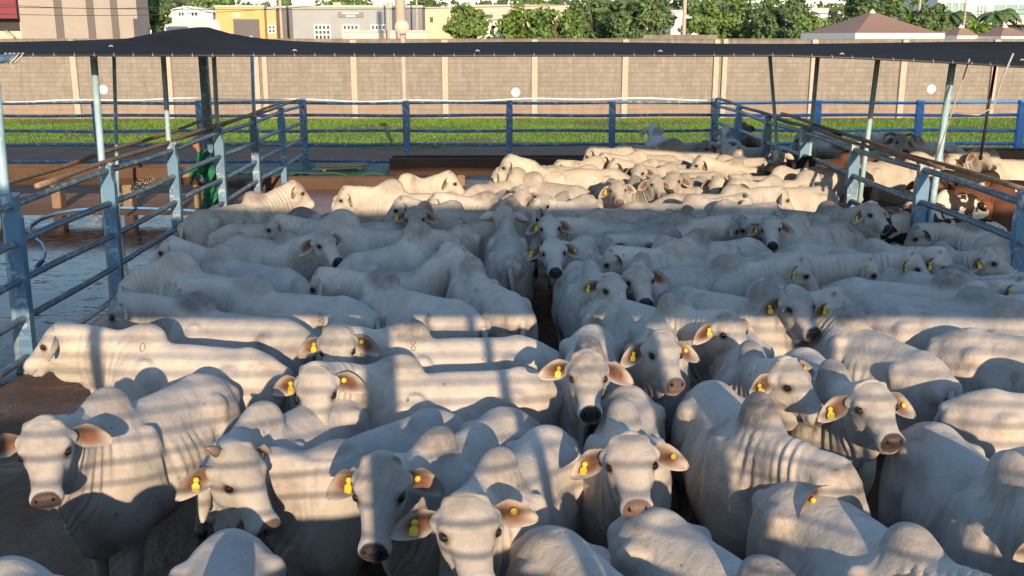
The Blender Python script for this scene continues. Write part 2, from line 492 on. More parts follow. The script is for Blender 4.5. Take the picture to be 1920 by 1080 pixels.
_tabN = 41
class Pose:
    def __init__(s, yaw=0, pitch=0, hyaw=0, hpitch=0, roll=0, bend=0, hump=1.0, girth=1.0, humplean=0, flen=1.0, fwid=1.0):
        s.flen, s.fwid = flen, fwid
        r = math.radians
        s.yaw, s.pitch, s.hyaw, s.hpitch, s.roll = r(yaw), r(pitch), r(hyaw), r(hpitch), r(roll)
        s.bend, s.hump, s.girth, s.humplean = bend, hump, girth, humplean
        ts = np.linspace(0, 1, _tabN)
        s.R = np.stack([s._rot(s.yaw*t, s.pitch*t) for t in ts])
        ax = A1-A0
        C = np.zeros((_tabN, 3)); C[0] = A0
        for i in range(1, _tabN):
            C[i] = C[i-1]+(.5*(s.R[i]+s.R[i-1]))@ax/(_tabN-1)
        s.C = C
        cy, sy = math.cos(s.hyaw), math.sin(s.hyaw); cp, sp = math.cos(s.hpitch), math.sin(s.hpitch)
        cr, sr = math.cos(s.roll), math.sin(s.roll)
        Rx = np.array([[1, 0, 0], [0, cr, -sr], [0, sr, cr]])
        # roll about the face axis
        B = np.stack([HU, [0, 1, 0], np.cross(HU, [0, 1, 0])], 1)
        Rx = B@Rx@B.T
        s.H = np.array([[cy, -sy, 0], [sy, cy, 0], [0, 0, 1]])@np.array([[cp, 0, -sp], [0, 1, 0], [sp, 0, cp]])@Rx
    @staticmethod
    def _rot(yaw, pitch):
        cy, sy, cp, sp = math.cos(yaw), math.sin(yaw), math.cos(pitch), math.sin(pitch)
        return np.array([[cy, -sy, 0], [sy, cy, 0], [0, 0, 1]])@np.array([[cp, 0, -sp], [0, 1, 0], [sp, 0, cp]])
    def __call__(s, V, head=False):
        V = np.array(V, float).reshape(-1, 3).copy()
        if not head:
            V[:, 0] = np.where(V[:, 0] < .25, .25+(V[:, 0]-.25)*.91, V[:, 0])      # compact young trunk
            wh = _bump(V, (.36, 0, 1.36), (.26, .2, .24))
            z0 = 1.26
            V[:, 2] += (s.hump-1)*np.maximum(V[:, 2]-z0, 0)*wh
            V[:, 1] += s.humplean*np.maximum(V[:, 2]-z0, 0)*wh
            V[:, 1] *= 1+(s.girth-1)*_ss(-.75, -.35, V[:, 0])*(1-_ss(.3, .55, V[:, 0]))
        J = np.array([.985, 0, 1.42])
        q = (V-J)
        qh = q+np.outer(q@HU, HU)*(s.flen-1); qh[:, 1] *= s.fwid
        if head: w = np.ones(len(V))
        else:
            u, _, ww = head_uvw(V)
            w = _ss(-.02, .12, u+.45*ww+.05)*_ss(.86, .98, V[:, 0]+.25*(V[:, 2]-1.3))
        Vh = J+qh@s.H.T
        V = V+(Vh-V)*w[:, None]
        ax = A1-A0; L2 = ax@ax
        if head: t = np.ones(len(V))
        else:
            t = np.clip((V-A0)@ax/L2, 0, 1)
            t = np.maximum(t, w) if False else t
        f = t*(_tabN-1); i = np.minimum(f.astype(int), _tabN-2); fr = (f-i)[:, None]
        C = s.C[i]*(1-fr)+s.C[i+1]*fr
        R = s.R[i]*(1-fr)[:, :, None]+s.R[i+1]*fr[:, :, None]
        V = C+np.einsum('nij,nj->ni', R, V-(A0+t[:, None]*ax))
        if s.bend:
            k = np.maximum(.25-V[:, 0], 0); V[:, 1] += s.bend*k*k
        return V

COW = {}
def build_cow_base():
    xs = _axis((-1.0, .70, .023), (.70, 1.40, .0088))
    ys = _axis((-.42, -.165, .018), (-.165, .165, .0092), (.165, .42, .018))
    zs = _axis((-.06, .75, .030), (.75, .92, .018), (.92, 1.62, .0115))
    D = cow_field(xs, ys, zs)
    V, F = surface_nets(D, xs, ys, zs)
    # one light relax
    nb = np.zeros_like(V); ct = np.zeros(len(V))
    for a, b in ((0, 1), (1, 2), (2, 3), (3, 0)):
        for p, q in ((a, b), (b, a)):
            np.add.at(nb, F[:, p], V[F[:, q]]); np.add.at(ct, F[:, p], 1)
    V = V*.6+.4*nb/ct[:, None]
    V = folds(V, normals(V, F))
    COW['hi'] = (V, F)
    COW['mid'] = decimated(V, F, .30)
    COW['low'] = decimated(V, F, .12)

def assemble_cow(pose, lod, ears=((.22, .35), (.22, .35)), tail=0.0):
    """posed body mesh: (V, F, rest, paint, holds)"""
    V, F = COW[lod]
    if F.shape[1] == 3: F = np.concatenate([F, F[:, 2:3]], 1)
    parts = [(pose(V), F, V, skin_paint(V))]
    holds = {}
    n, m = {'hi': (16, 9), 'mid': (10, 7), 'low': (7, 5)}[lod]
    for side, (dr, bk) in zip((1, -1), ears):
        ev, ef, ep, hold = ear_mesh(side, dr, bk, n=n, m=m)
        parts.append((pose(ev, True), ef, ev, ep))
        holds[side] = hold
        bv, bf = ball(hp(.197, side*.098, .010), .026, *((12, 8) if lod == 'hi' else (8, 5)))
        pp = np.zeros((len(bv), 4), np.float32); pp[:, 0] = 1; pp[:, 3] = 1
        parts.append((pose(bv, True), bf, bv, pp))
    # tail
    tl = [(-.80, 0, 1.155), (-.865, 0, 1.12), (-.905, .01*tail, 1.02), (-.91, .05*tail, .86), (-.895, .10*tail, .70), (-.89, .12*tail, .55), (-.885, .12*tail, .42), (-.88, .12*tail, .33)]
    tr = [.035, .036, .030, .024, .019, .020, .034, .008]
    tv, tf = tube(tl, tr, 8)
    tp = np.zeros((len(tv), 4), np.float32); tp[:, 0] = 1-_ss(.44, .62, tv[:, 2])
    parts.append((pose(tv), tf, tv, tp))
    o = 0; Vs, Fs, Rs, Ps = [], [], [], []
    for v, f, r, p in parts:
        Vs.append(v); Fs.append(f+o); Rs.append(r); Ps.append(p); o += len(v)
    return np.concatenate(Vs), np.concatenate(Fs), np.concatenate(Rs), np.concatenate(Ps), holds

def poly_mesh(name, V, F):                                  # quads where the last two corners may coincide (triangles)
    F = np.asarray(F)
    tri = F[:, 2] == F[:, 3]
    L = np.where(tri, 3, 4).astype(np.int32)
    flat = F.ravel(); keep = np.ones(F.shape, bool); keep[tri, 3] = False
    me = bpy.data.meshes.new(name)
    me.vertices.add(len(V)); me.vertices.foreach_set('co', np.asarray(V, np.float32).ravel())
    fl = flat[keep.ravel()].astype(np.int32)
    me.loops.add(len(fl)); me.loops.foreach_set('vertex_index', fl)
    me.polygons.add(len(F)); st = np.concatenate([[0], np.cumsum(L)[:-1]]).astype(np.int32)
    me.polygons.foreach_set('loop_start', st); me.polygons.foreach_set('loop_total', L)
    me.polygons.foreach_set('use_smooth', np.ones(len(F), bool))
    me.update(calc_edges=True)
    return me

def cow_mesh(name, asm):
    V, F, R, P, _ = asm
    me = poly_mesh(name, V, F)
    a = me.attributes.new('rest', 'FLOAT_VECTOR', 'POINT'); a.data.foreach_set('vector', R.astype(np.float32).ravel())
    c = me.color_attributes.new('paint', 'FLOAT_COLOR', 'POINT'); c.data.foreach_set('color', P.astype(np.float32).ravel())
    return me
def mat_cow(name='zebu_hide', coat=None):
    m = NT(name)
    at = m.n('Attribute', attribute_name='rest', attribute_type='GEOMETRY').outputs['Vector']
    pc = m.n('Attribute', attribute_name='paint', attribute_type='GEOMETRY')
    sep = m.n('SeparateColor'); m.l(pc.outputs['Color'], sep.inputs[0])
    dark, pink, grey, wet = sep.outputs[0], sep.outputs[1], sep.outputs[2], pc.outputs['Alpha']
    def prop(n): return m.n('Attribute', attribute_name=n, attribute_type='OBJECT').outputs['Fac']
    rnd = prop('tone')
    # every animal gets its own piece of the noise
    off = m.n('CombineXYZ'); m.l(m.math('MULTIPLY', rnd, 37.0), off.inputs[0]); m.l(m.math('MULTIPLY', rnd, 91.0), off.inputs[2])
    va = m.n('VectorMath', operation='ADD'); m.l(at, va.inputs[0]); m.l(off.outputs[0], va.inputs[1]); v = va.outputs[0]
    tone = m.ramp(rnd, [(0, (.60, .54, .46)), (.35, (.55, .51, .455)), (.62, (.48, .455, .42)), (.85, (.61, .555, .475)), (1, (.43, .405, .375))])
    big = m.noise(v, 3.2, 3)
    mid = m.noise(v, 14, 5, .65)
    fine = m.noise(m.mapping(v, (60, 60, 14)), 4, 4, .7)
    col = m.mix(m.ramp(big, [(.38, 0), (.68, .5)]), tone, (.36, .335, .305))
    # grey of hump, neck and quarters, stronger on some animals
    gstr = prop('grey')
    gf = m.math('MULTIPLY', m.math('MULTIPLY', grey, gstr), m.ramp(mid, [(.25, .35), (.65, 1)]), True)
    col = m.mix(gf, col, (.115, .108, .104))
    col = m.mix(m.ramp(mid, [(.42, 0), (.75, .30)]), col, (.29, .26, .225))
    # dung and mud flecks; the stain on legs and flanks also paints in shade
    fl = m.ramp(m.noise(v, 24, 2, .5), [(.69, 0), (.73, .8)])
    flm = m.ramp(m.noise(v, 2.3, 2), [(.50, 0), (.62, 1)])
    col = m.mix(m.math('MULTIPLY', fl, flm), col, (.10, .075, .055))
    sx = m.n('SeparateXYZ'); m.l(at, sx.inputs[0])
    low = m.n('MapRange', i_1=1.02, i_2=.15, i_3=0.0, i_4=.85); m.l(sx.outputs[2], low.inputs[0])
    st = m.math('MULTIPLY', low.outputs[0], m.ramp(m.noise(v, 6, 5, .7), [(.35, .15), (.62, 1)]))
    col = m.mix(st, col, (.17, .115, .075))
    sm = m.math('MULTIPLY', m.ramp(m.noise(m.mapping(v, (5, 5, 2.2)), 1.0, 6, .7), [(.50, 0), (.66, .75)]), m.ramp(m.noise(v, 1.4, 2), [(.45, 0), (.6, 1)]))
    col = m.mix(sm, col, (.25, .20, .155))
    col = m.mix(m.math('MULTIPLY', m.ramp(fine, [(.3, 1), (.7, 0)]), .16), col, (.30, .27, .24))
    col = m.mix(m.ramp(fine, [(.35, 0), (.75, .0)]), col, (.3, .3, .3))
    # ear lining, dark skin
    pk = m.ramp(mid, [(.3, (.085, .034, .018)), (.7, (.21, .095, .052))])
    col = m.mix(m.math('MULTIPLY', pink, 1.0, True), col, pk)
    dk = m.mix(prop('noseblack'), (.15, .10, .085), (.022, .020, .021))
    dk = m.mix(m.math('GREATER_THAN', wet, .9), dk, (.008, .006, .005))
    col = m.mix(dark, col, dk)
    rough = m.math('SUBTRACT', .78, m.math('MULTIPLY', wet, .55))
    h = m.math('ADD', m.math('MULTIPLY', fine, .5), m.math('MULTIPLY', mid, .9))
    h = m.math('ADD', h, m.math('MULTIPLY', m.noise(v, 7, 4, .6), 1.6))
    m.bump(h, .5, .014)
    m.set(Base_Color=col, Roughness=rough, Specular_IOR_Level=.25)
    m.b.inputs['Sheen Weight'].default_value = .12; m.b.inputs['Sheen Roughness'].default_value = .5
    return m.m
def mat_plain(name, col, rough=.6, metal=0, bump=0, scale=20, var=.12):
    m = NT(name); co = m.coord()
    n = m.noise(co, scale, 4)
    c = m.mix(m.ramp(n, [(.3, 0), (.7, 1)]), tuple(q*(1-var) for q in col), tuple(min(1, q*(1+var)) for q in col))
    if bump: m.bump(n, bump, .01)
    return m.set(Base_Color=c, Roughness=rough, Metallic=metal)
# ================================================================= materials of the place
def mat_paint(name, base, worn, rust=.25, scale=9):
    m = NT(name); co = m.coord()
    n1 = m.noise(co, scale, 6, .7); n2 = m.noise(co, scale*3.1, 5, .7); n3 = m.noise(co, 1.7, 3)
    c = m.mix(m.ramp(n3, [(.35, 0), (.7, 1)]), base, tuple(q*.72 for q in base))
    c = m.mix(m.ramp(n1, [(.53, 0), (.60, .85)]), c, worn)
    c = m.mix(m.ramp(n2, [(.60, 0), (.66, rust)]), c, (.11, .06, .04))
    m.bump(n1, .25, .004)
    return m.set(Base_Color=c, Roughness=m.ramp(n2, [(.3, .38), (.7, .62)]), Specular_IOR_Level=.4)
M_BLUE = mat_paint('faded_blue_paint', (.085, .17, .29), (.29, .37, .41), .55)
M_TEAL = mat_paint('worn_light_blue_paint', (.11, .23, .36), (.46, .50, .47), .6, 4.2)
M_RAIL = mat_paint('chalky_blue_rail_paint', (.13, .20, .27), (.33, .37, .36), .55, 7)
M_VIVID = mat_paint('fresh_blue_paint', (.06, .25, .60), (.10, .32, .62), .10)
M_POLE = mat_paint('pale_blue_pole_paint', (.30, .46, .54), (.42, .52, .55), .3, 5)
M_BLACK = mat_plain('black_pipe', (.018, .018, .02), .5)
M_RUST = mat_plain('rusty_brown_pipe', (.19, .115, .07), .75, 0, .3, 18, .35)
M_WOOD = mat_plain('weathered_wood', (.27, .18, .115), .85, 0, .4, 12, .3)
M_WHITE = mat_plain('white_plastic', (.66, .66, .64), .5)
M_ROPE = mat_plain('pale_rope', (.36, .34, .29), .9)
M_HOSE = mat_plain('blue_hose_plastic', (.10, .30, .62), .35)
M_YELLOW = mat_plain('yellow_tag_plastic', (.62, .46, .03), .5, var=.25)
M_CONC = mat_plain('pinkish_concrete', (.41, .35, .285), .9, 0, .3, 6, .12)
M_GLASS = mat_plain('dark_window_glass', (.03, .04, .05), .1)

def mat_wall():
    m = NT('concrete_block'); co = m.coord()
    sw = m.mapping(co, rot=(math.pi/2, 0, 0))
    br = m.n('TexBrick', i_Scale=1.0, i_Mortar_Size=.012, i_Mortar_Smooth=.3, i_Bias=0.0, i_Brick_Width=.40, i_Row_Height=.205)
    m.l(sw, br.inputs['Vector'])
    br.inputs['Color1'].default_value = (.25, .228, .195, 1); br.inputs['Color2'].default_value = (.195, .178, .152, 1); br.inputs['Mortar'].default_value = (.17, .155, .135, 1)
    n1 = m.noise(co, .45, 5, .6); n2 = m.noise(m.mapping(co, (5, 5, .8)), 1, 6, .7); n3 = m.noise(co, 9, 6, .75)
    sz = m.n('SeparateXYZ'); m.l(co, sz.inputs[0])
    row = m.math('FRACT', m.math('DIVIDE', sz.outputs[2], .205))
    line = m.math('MULTIPLY', m.ramp(row, [(0, 1), (.10, 0), (.93, 0), (1, 1)]), m.ramp(m.noise(m.mapping(co, (.8, .8, 6)), 1.0, 4, .6), [(.38, .05), (.62, .85)]))
    c = m.mix(m.ramp(n1, [(.35, 0), (.7, .35)]), br.outputs[0], (.30, .265, .22))
    c = m.mix(line, c, (.10, .085, .07))
    c = m.mix(m.ramp(n2, [(.44, 0), (.72, .7)]), c, (.13, .115, .10))
    c = m.mix(m.ramp(n3, [(.4, 0), (.75, .3)]), c, (.34, .29, .235))
    sx = m.n('SeparateXYZ'); m.l(co, sx.inputs[0])
    mr = m.n('MapRange', i_1=.8, i_2=.05, i_3=0.0, i_4=.6); m.l(sx.outputs[2], mr.inputs[0])
    c = m.mix(m.math('MULTIPLY', mr.outputs[0], m.ramp(n1, [(.3, .4), (.6, 1)])), c, (.36, .20, .12))
    top = m.n('MapRange', i_1=2.8, i_2=3.5, i_3=0.0, i_4=.85); m.l(sx.outputs[2], top.inputs[0])
    c = m.mix(m.math('MULTIPLY', top.outputs[0], m.ramp(n2, [(.3, .2), (.6, 1)])), c, (.13, .115, .10))
    m.bump(m.math('ADD', br.outputs['Fac'], m.math('MULTIPLY', n3, -.8)), .5, -.01)
    return m.set(Base_Color=c, Roughness=.95)
M_BLOCK = mat_wall()

def mat_soil(name, a, b, rough=.95, sc=1.2):
    m = NT(name); co = m.coord()
    n1 = m.noise(co, sc, 6, .65); n2 = m.noise(co, sc*11, 5, .7)
    c = m.mix(m.ramp(n1, [(.35, 0), (.65, 1)]), a, b)
    c = m.mix(m.ramp(n2, [(.5, 0), (.75, .5)]), c, tuple(q*.5 for q in a))
    m.bump(m.math('ADD', n1, m.math('MULTIPLY', n2, .4)), .6, .05)
    return m.set(Base_Color=c, Roughness=rough)
M_SOIL = mat_soil('red_brown_soil', (.155, .08, .047), (.22, .125, .075))
def mat_mud():
    m = NT('trampled_wet_mud'); co = m.coord()
    n1 = m.noise(co, .7, 6, .65); n2 = m.noise(co, 7, 6, .7)
    c = m.mix(m.ramp(n1, [(.35, 0), (.65, 1)]), (.075, .042, .027), (.19, .10, .058))
    c = m.mix(m.ramp(n2, [(.5, 0), (.7, .6)]), c, (.045, .028, .02))
    m.bump(m.math('ADD', m.math('MULTIPLY', n1, .5), n2), .8, .06)
    return m.set(Base_Color=c, Roughness=m.ramp(n1, [(.38, .28), (.6, .85)]))
M_MUD = mat_mud()
def mat_wet():
    m = NT('wet_concrete'); co = m.coord()
    n1 = m.noise(co, .55, 6, .62); n2 = m.noise(m.mapping(co, (5, 9, 1)), 1.0, 6, .7); n3 = m.noise(co, 30, 3)
    c = m.mix(m.ramp(n1, [(.35, 0), (.7, 1)]), (.032, .028, .027), (.06, .053, .05))
    n4 = m.noise(m.mapping(co, (2.2, 6, 1)), 1.6, 7, .72)
    clump = m.math('MULTIPLY', m.ramp(n4, [(.56, 0), (.62, 1)]), m.ramp(n1, [(.44, .15), (.58, 1)]))
    c = m.mix(clump, c, (.022, .017, .014))
    rg = m.ramp(n2, [(.35, .03), (.7, .16)])
    rg = m.mix(clump, rg, (.75, .75, .75))
    m.bump(m.math('ADD', m.math('MULTIPLY', n2, .5), m.math('MULTIPLY', clump, 2.0)), .12, .01)
    return m.set(Base_Color=c, Roughness=rg, Specular_IOR_Level=.05)
M_WET = mat_wet()
def mat_brownconc():
    m = NT('stained_trough_concrete'); co = m.coord()
    n1 = m.noise(co, 1.3, 6, .7); n2 = m.noise(m.mapping(co, (9, 9, 1.2)), 1, 5, .7)
    c = m.mix(m.ramp(n1, [(.3, 0), (.7, 1)]), (.105, .062, .038), (.062, .037, .025))
    c = m.mix(m.ramp(n2, [(.48, 0), (.72, .6)]), c, (.09, .055, .038))
    m.bump(n1, .4, .02)
    return m.set(Base_Color=c, Roughness=.9)
M_TROUGH = mat_brownconc(); M_TLEG = mat_plain('trough_leg_concrete', (.20, .14, .095), .9, 0, .3, 6, .2)
def mat_net():
    m = NT('black_shade_netting'); co = m.coord()
    n = m.noise(m.mapping(co, (3, 40, 3)), 1, 4, .7); n2 = m.noise(co, .5, 3)
    c = m.mix(m.ramp(n, [(.3, 0), (.7, 1)]), (.013, .014, .017), (.034, .034, .040))
    c = m.mix(m.ramp(n2, [(.4, 0), (.7, .5)]), c, (.042, .040, .040))
    m.bump(n, .3, .02)
    return m.set(Base_Color=c, Roughness=1.0, Specular_IOR_Level=.04)
M_NET = mat_net()

# ================================================================= ground
def sheet(name, x0, x1, y0, y1, z, mat, nx=1, ny=1, fn=None):
    V = [(x0+(x1-x0)*i/nx, y0+(y1-y0)*j/ny, z) for j in range(ny+1) for i in range(nx+1)]
    if fn: V = [fn(*v) for v in V]
    F = [(j*(nx+1)+i, j*(nx+1)+i+1, (j+1)*(nx+1)+i+1, (j+1)*(nx+1)+i) for j in range(ny) for i in range(nx)]
    me = bpy.data.meshes.new(name); me.from_pydata(V, [], F); me.materials.append(mat); me.update()
    me.polygons.foreach_set('use_smooth', [True]*len(F))
    o = bpy.data.objects.new(name, me); C.objects.link(o); o['kind'] = 'structure'; return o
LX, RX, BY = -5.2, 5.6, 26.9                    # pen: left fence, right fence, back fence
def build_ground():
    sheet('ground', -2500, 2500, -200, 4500, 0, M_SOIL)
    rs = random.Random(3)
    sheet('pen_floor', LX-.3, 30, -8, BY+.2, .004, M_MUD)
    sheet('alley_floor', -32, LX-.12, 10.3, 20.9, .005, M_WET)
    sheet('pen_slab', LX, 1.5, 18.3, BY-2.2, .008, mat_soil('damp_reddish_slab', (.20, .105, .07), (.30, .17, .12), .45, .9))
    # grass strip between the soil and the block wall: individual blades, one mass
    r = np.random.default_rng(5)
    n = 95000
    x = r.uniform(-27, 27, n); y = 33.4+13.2*r.random(n)**.85
    edge = 34.6+.8*np.sin(x*.31)+.5*np.sin(x*.83+1)
    bare = (np.sin(x*.55+y*.4)+np.sin(x*.21-y*.9+2)+np.sin(x*1.3+3)*.5) > 1.2
    k = (y > edge) & ~(bare & (r.random(n) < .85)); x, y = x[k], y[k]; n = len(x)
    h = r.uniform(.04, .11, n)*(1+.35*np.sin(x*.9)*np.sin(y*1.1)); a = r.uniform(0, 2*math.pi, n); w = r.uniform(.011, .022, n)
    lx, ly = r.normal(0, .06, n), r.normal(0, .06, n)
    V = np.zeros((n, 3, 3)); V[:, 0] = np.stack([x-np.cos(a)*w, y-np.sin(a)*w, 0*x], 1)
    V[:, 1] = np.stack([x+np.cos(a)*w, y+np.sin(a)*w, 0*x], 1); V[:, 2] = np.stack([x+lx, y+ly, h], 1)
    me = bpy.data.meshes.new('grass'); me.from_pydata(V.reshape(-1, 3).tolist(), [], np.arange(3*n).reshape(-1, 3).tolist())
    m = NT('grass_blades'); co = m.coord(); n1 = m.noise(co, .8, 4); n2 = m.noise(co, 9, 2)
    c = m.mix(m.ramp(n1, [(.35, 0), (.7, 1)]), (.10, .215, .022), (.16, .265, .03))
    c = m.mix(m.ramp(n2, [(.45, 0), (.75, .6)]), c, (.09, .18, .015))
    m.set(Base_Color=c, Roughness=.75); m.b.inputs['Subsurface Weight'].default_value = 0
    me.materials.append(m.m); o = bpy.data.objects.new('grass', me); C.objects.link(o)
    tag(o, 'bright green grass strip growing along the foot of the block wall', 'grass', kind='stuff')
    m = NT('grass_turf'); co = m.coord(); n1 = m.noise(co, 1.1, 5)
    c = m.mix(m.ramp(n1, [(.40, 0), (.66, 1)]), (.075, .15, .018), (.17, .105, .05)); m.set(Base_Color=c, Roughness=1)
    sheet('turf', -28, 28, 34.6, 46.6, .004, m.m)

# ================================================================= fences
def post_mesh(zs, h, w, nar, th, rz=0):
    """post whose wide plates are cut back where the rails pass"""
    prof = [(nar, 0)]
    for z in zs:
        prof += [(w, z-.16), (nar, z-.075), (nar, z+.075), (w, z+.16)]
    out = []
    last = 0
    for q in prof:
        if q[1] >= last-.001 and q[1] < h-.02: out.append(q); last = q[1]
    out += [(w, h-.03), (w*.8, h)]
    poly = out+[(-x, z) for x, z in reversed(out)]
    return MB().prism(poly, 'y', -th/2, th/2)
def build_fences():
    Z5 = [1.88, 1.46, 1.04, .62, .20]
    # --- back fence, one long run
    xs = [LX+2.7*k for k in range(-6, 11)]
    f = empty('rail_fence', (0, BY, 0), 0, 'long blue pipe fence across the back of the pens, in front of the grass', 'fence', 'blue pipe fences round the pens')
    zb = [1.93, 1.60, 1.20, .84, .40]
    for x in xs:
        m = post_mesh(zb, 2.0, .085, .08, .15); o = m.build('post', M_VIVID if x > RX+.1 else M_BLUE, f); o.location = (x, 0, 0)
    for z in zb:
        r = .042 if z > 1 else .040
        MB().tube([(x, .11, z+.012*math.sin(x*1.3+z*5)) for x in np.linspace(xs[0]-.3, RX, 40)], r, 10).build('rail', M_BLUE, f)
        MB().tube([(x, .11, z+.012*math.sin(x*1.3+z*5)) for x in np.linspace(RX, xs[-1]+.3, 24)], r, 10).build('rail', M_VIVID, f)
    # --- side fences
    for X, lab in ((LX, 'worn blue pipe fence along the left side of the pen, by the wet alley'), (RX, 'blue pipe fence along the right side of the pen, before the spotted cattle')):
        f = empty('rail_fence', (X, 0, 0), 0, lab, 'fence', 'blue pipe fences round the pens')
        for k in range(0, 9):
            y = BY-2.7*k
            o = post_mesh(Z5, 2.0 if k else 2.05, .086, .060, .11).build('post', M_TEAL if k else M_BLUE, f); o.location = (0, y, 0)
        for i, z in enumerate(Z5):
            MB().tube([(.0, y, z+.015*math.sin(y*1.1+i)) for y in np.linspace(BY-.1, BY-2.7*8.4, 40)], .040, 10).build('rail', M_RAIL, f)
    # loose pipes and poles tied along the tops of the side fences
    specs = [(LX-.12, 26.8, 14.6, 2.02, 1.98, .03, M_RUST, 'rusty brown pipe tied along the top of the left fence'),
             (LX-.02, 24.0, 11.3, 2.09, 2.0, .033, M_WOOD, 'pale wooden pole lying on the top rail of the left fence'),
             (LX-.55, 20.5, 9.6, 2.06, 1.94, .03, M_WOOD, 'second wooden pole just outside the left fence top'),
             (RX+.05, 26.8, 17.0, 2.05, 2.0, .035, M_BLACK, 'black pipe lying on the far half of the right fence top'),
             (RX-.08, 22.4, 12.6, 2.06, 2.02, .028, M_RUST, 'thin brown pole tied over the right fence top'),
             (RX+.16, 21.0, 11.0, 2.08, 1.98, .032, M_WOOD, 'grey brown wooden pole on the near half of the right fence')]
    for X, y0, y1, z0, z1, r, mt, lab in specs:
        pts = [(X+.03*math.sin(t*7+X), y0+(y1-y0)*t, z0+(z1-z0)*t-.03*math.sin(math.pi*t)+.012*math.sin(t*17)) for t in np.linspace(0, 1, 24)]
        o = MB().tube(pts, r, 8).build('fence_pole', mt); tag(o, lab, 'pole', 'loose poles on the fence tops')
    o = MB().tube([(x, BY+.10, 2.005+.02*math.sin(x*2.1)+.03*math.sin(x*.6)) for x in np.linspace(-13, RX-.2, 90)], .022, 6).build('white_hose', M_WHITE)
    tag(o, 'white plastic hose laid along the top rail of the back fence', 'hose')

# ================================================================= shade net over the far half of the pen
def build_shade():
    s = empty('shade_canopy', (0, 16, 0), 0, 'wide black shade net stretched over the pens on thin poles', 'shade net')
    nx, ny = 90, 20; TPX = at_y(386, 180, 20.2)[0]
    def netz(x, v):
            z = 3.405+.09*v+.012*math.sin(x*1.9)*math.sin(math.pi*v)-.05*math.sin(math.pi*v)
            if x > 3.2: z -= .030*(x-3.2)**1.35*(1-v)            # the near right corner hangs lower
            z += .31*math.exp(-((abs(x-TPX)/.70)**1.0))*math.exp(-((v-.90)/.40)**2)    # pushed up by the thick post
            z += .05*math.exp(-(((x-TPX)/2.4)**2))*math.exp(-((v-.9)/.5)**2)
            return z+.02*math.sin(x*.7+1)*v
    V = []
    for j in range(ny+1):
        v = j/ny
        for i in range(nx+1):
            u = i/nx; x = -17+34*u; y = 12.25+8.1*v; z = netz(x, v)
            yy = y+.05*math.sin(x*2.2)*(1-v)
            V.append((x, yy-16, z))
    F = [(j*(nx+1)+i, j*(nx+1)+i+1, (j+1)*(nx+1)+i+1, (j+1)*(nx+1)+i) for j in range(ny) for i in range(nx)]
    me = bpy.data.meshes.new('net'); me.from_pydata(V, [], F); me.polygons.foreach_set('use_smooth', [True]*len(F)); me.materials.append(M_NET)
    o = bpy.data.objects.new('net', me); C.objects.link(o); o.parent = s
    so = o.modifiers.new('thick', 'SOLIDIFY'); so.thickness = .012
    # hem rope with white ties
    hem = [V[i] for i in range(nx+1)]
    MB().tube([(a, b-.01, c-.015) for a, b, c in hem], .016, 6).build('hem_cable', M_BLACK, s)
    for a in np.arange(-6.2, 6.3, .235):
        q = (a+17)/34*nx; i = int(q); b, c = [hem[i][k]+(hem[i+1][k]-hem[i][k])*(q-i) for k in (1, 2)]
        t = MB(); t.tube([(a, b-.02, c+.012), (a+.006, b-.033, c-.012), (a+.01, b-.02, c-.034)], .0045, 4); t.build('cable_tie', M_ROPE, s)
    for i in range(2, nx, 7):
        a, b, c = V[7*(nx+1)+i]
        if -9 < a < 9:
            t = MB(); t.tube([(a, b, c+.012), (a+.03, b, c+.03), (a+.06, b, c+.012)], .01, 5); t.build('cable_tie', M_ROPE, s)
    # carrying poles on the fence posts
    def pole(x0, y0, px, py, r, z0=.0):
        p = at_y(px, py, y0)
        if y0 > 12.25: p[2] = netz(p[0], (y0-12.25)/8.1)-.028
        q = MB().tube([(x0, y0-16, z0), (x0+(p[0]-x0)*.5, y0-16, (z0+p[2])/2), (p[0], y0-16, p[2]+.02)], r, 9)
        q.build('pole', M_POLE, s)
    pole(LX-.10, 13.4, 175, 100, .045); pole(LX-.08, 16.1, 306, 100, .040); pole(LX-.05, 18.8, 401, 98, .040); pole(LX-.04, 21.5, 473, 98, .038)
    pole(LX-.12, 10.7, -14, 100, .05)
    pole(-7.68, 20.1, 215, 98, .036)
    pole(RX+.10, 13.4, 1788, 102, .045); pole(RX+.10, 16.1, 1647, 100, .040); pole(RX+.08, 18.8, 1534, 98, .040); pole(RX+.05, 20.0, 1441, 98, .036)
    MB().box((TPX, 20.2-16, 1.86), (.16, .16, 3.70), 0, .02).build('thick_post', M_BLUE, s)
    # pipe frame at the near left corner, lashed with rope
    a = at_z(-60, 110, 3.36); b = at_z(85, 104, 3.38)
    MB().tube([(a[0]-1, 11.6-16, 3.33), (b[0], 12.2-16, 3.36)], .05, 10).build('frame_pipe', M_BLUE, s)
    r = MB()
    for k in range(5): r.tube([(b[0]-.18+.05*k+.06*math.cos(q), 12.2-16+.06*math.sin(q), 3.36+.058*math.sin(q*1.0+1)) for q in np.linspace(0, 6.28, 10)], .012, 5)
    r.tube([(b[0]-.05, 12.15-16, 3.33), (b[0]-.02, 12.12-16, 3.25), (b[0]-.06, 12.1-16, 3.18)], .01, 5)
    r.build('lashing', M_ROPE, s)
    # hanging ropes at the right
    A = at_y(1900, 100, 12.2); B = at_y(1815, 215, 12.4)
    o = MB().tube([(A[0], 12.2, A[2]), ((A[0]+B[0])/2+.12, 12.25, 3.15), (B[0]+.25, 12.3, 2.78), (B[0]+.1, 12.35, B[2]), (B[0]-.15, 12.4, B[2]+.02)], .011, 6).build('hanging_rope', M_ROPE)
    tag(o, 'pale rope hanging in a loop from the right end of the net', 'rope', 'ropes hanging from the shade net')
    A = at_y(1815, 110, 13.0); B = at_y(1755, 300, 13.2)
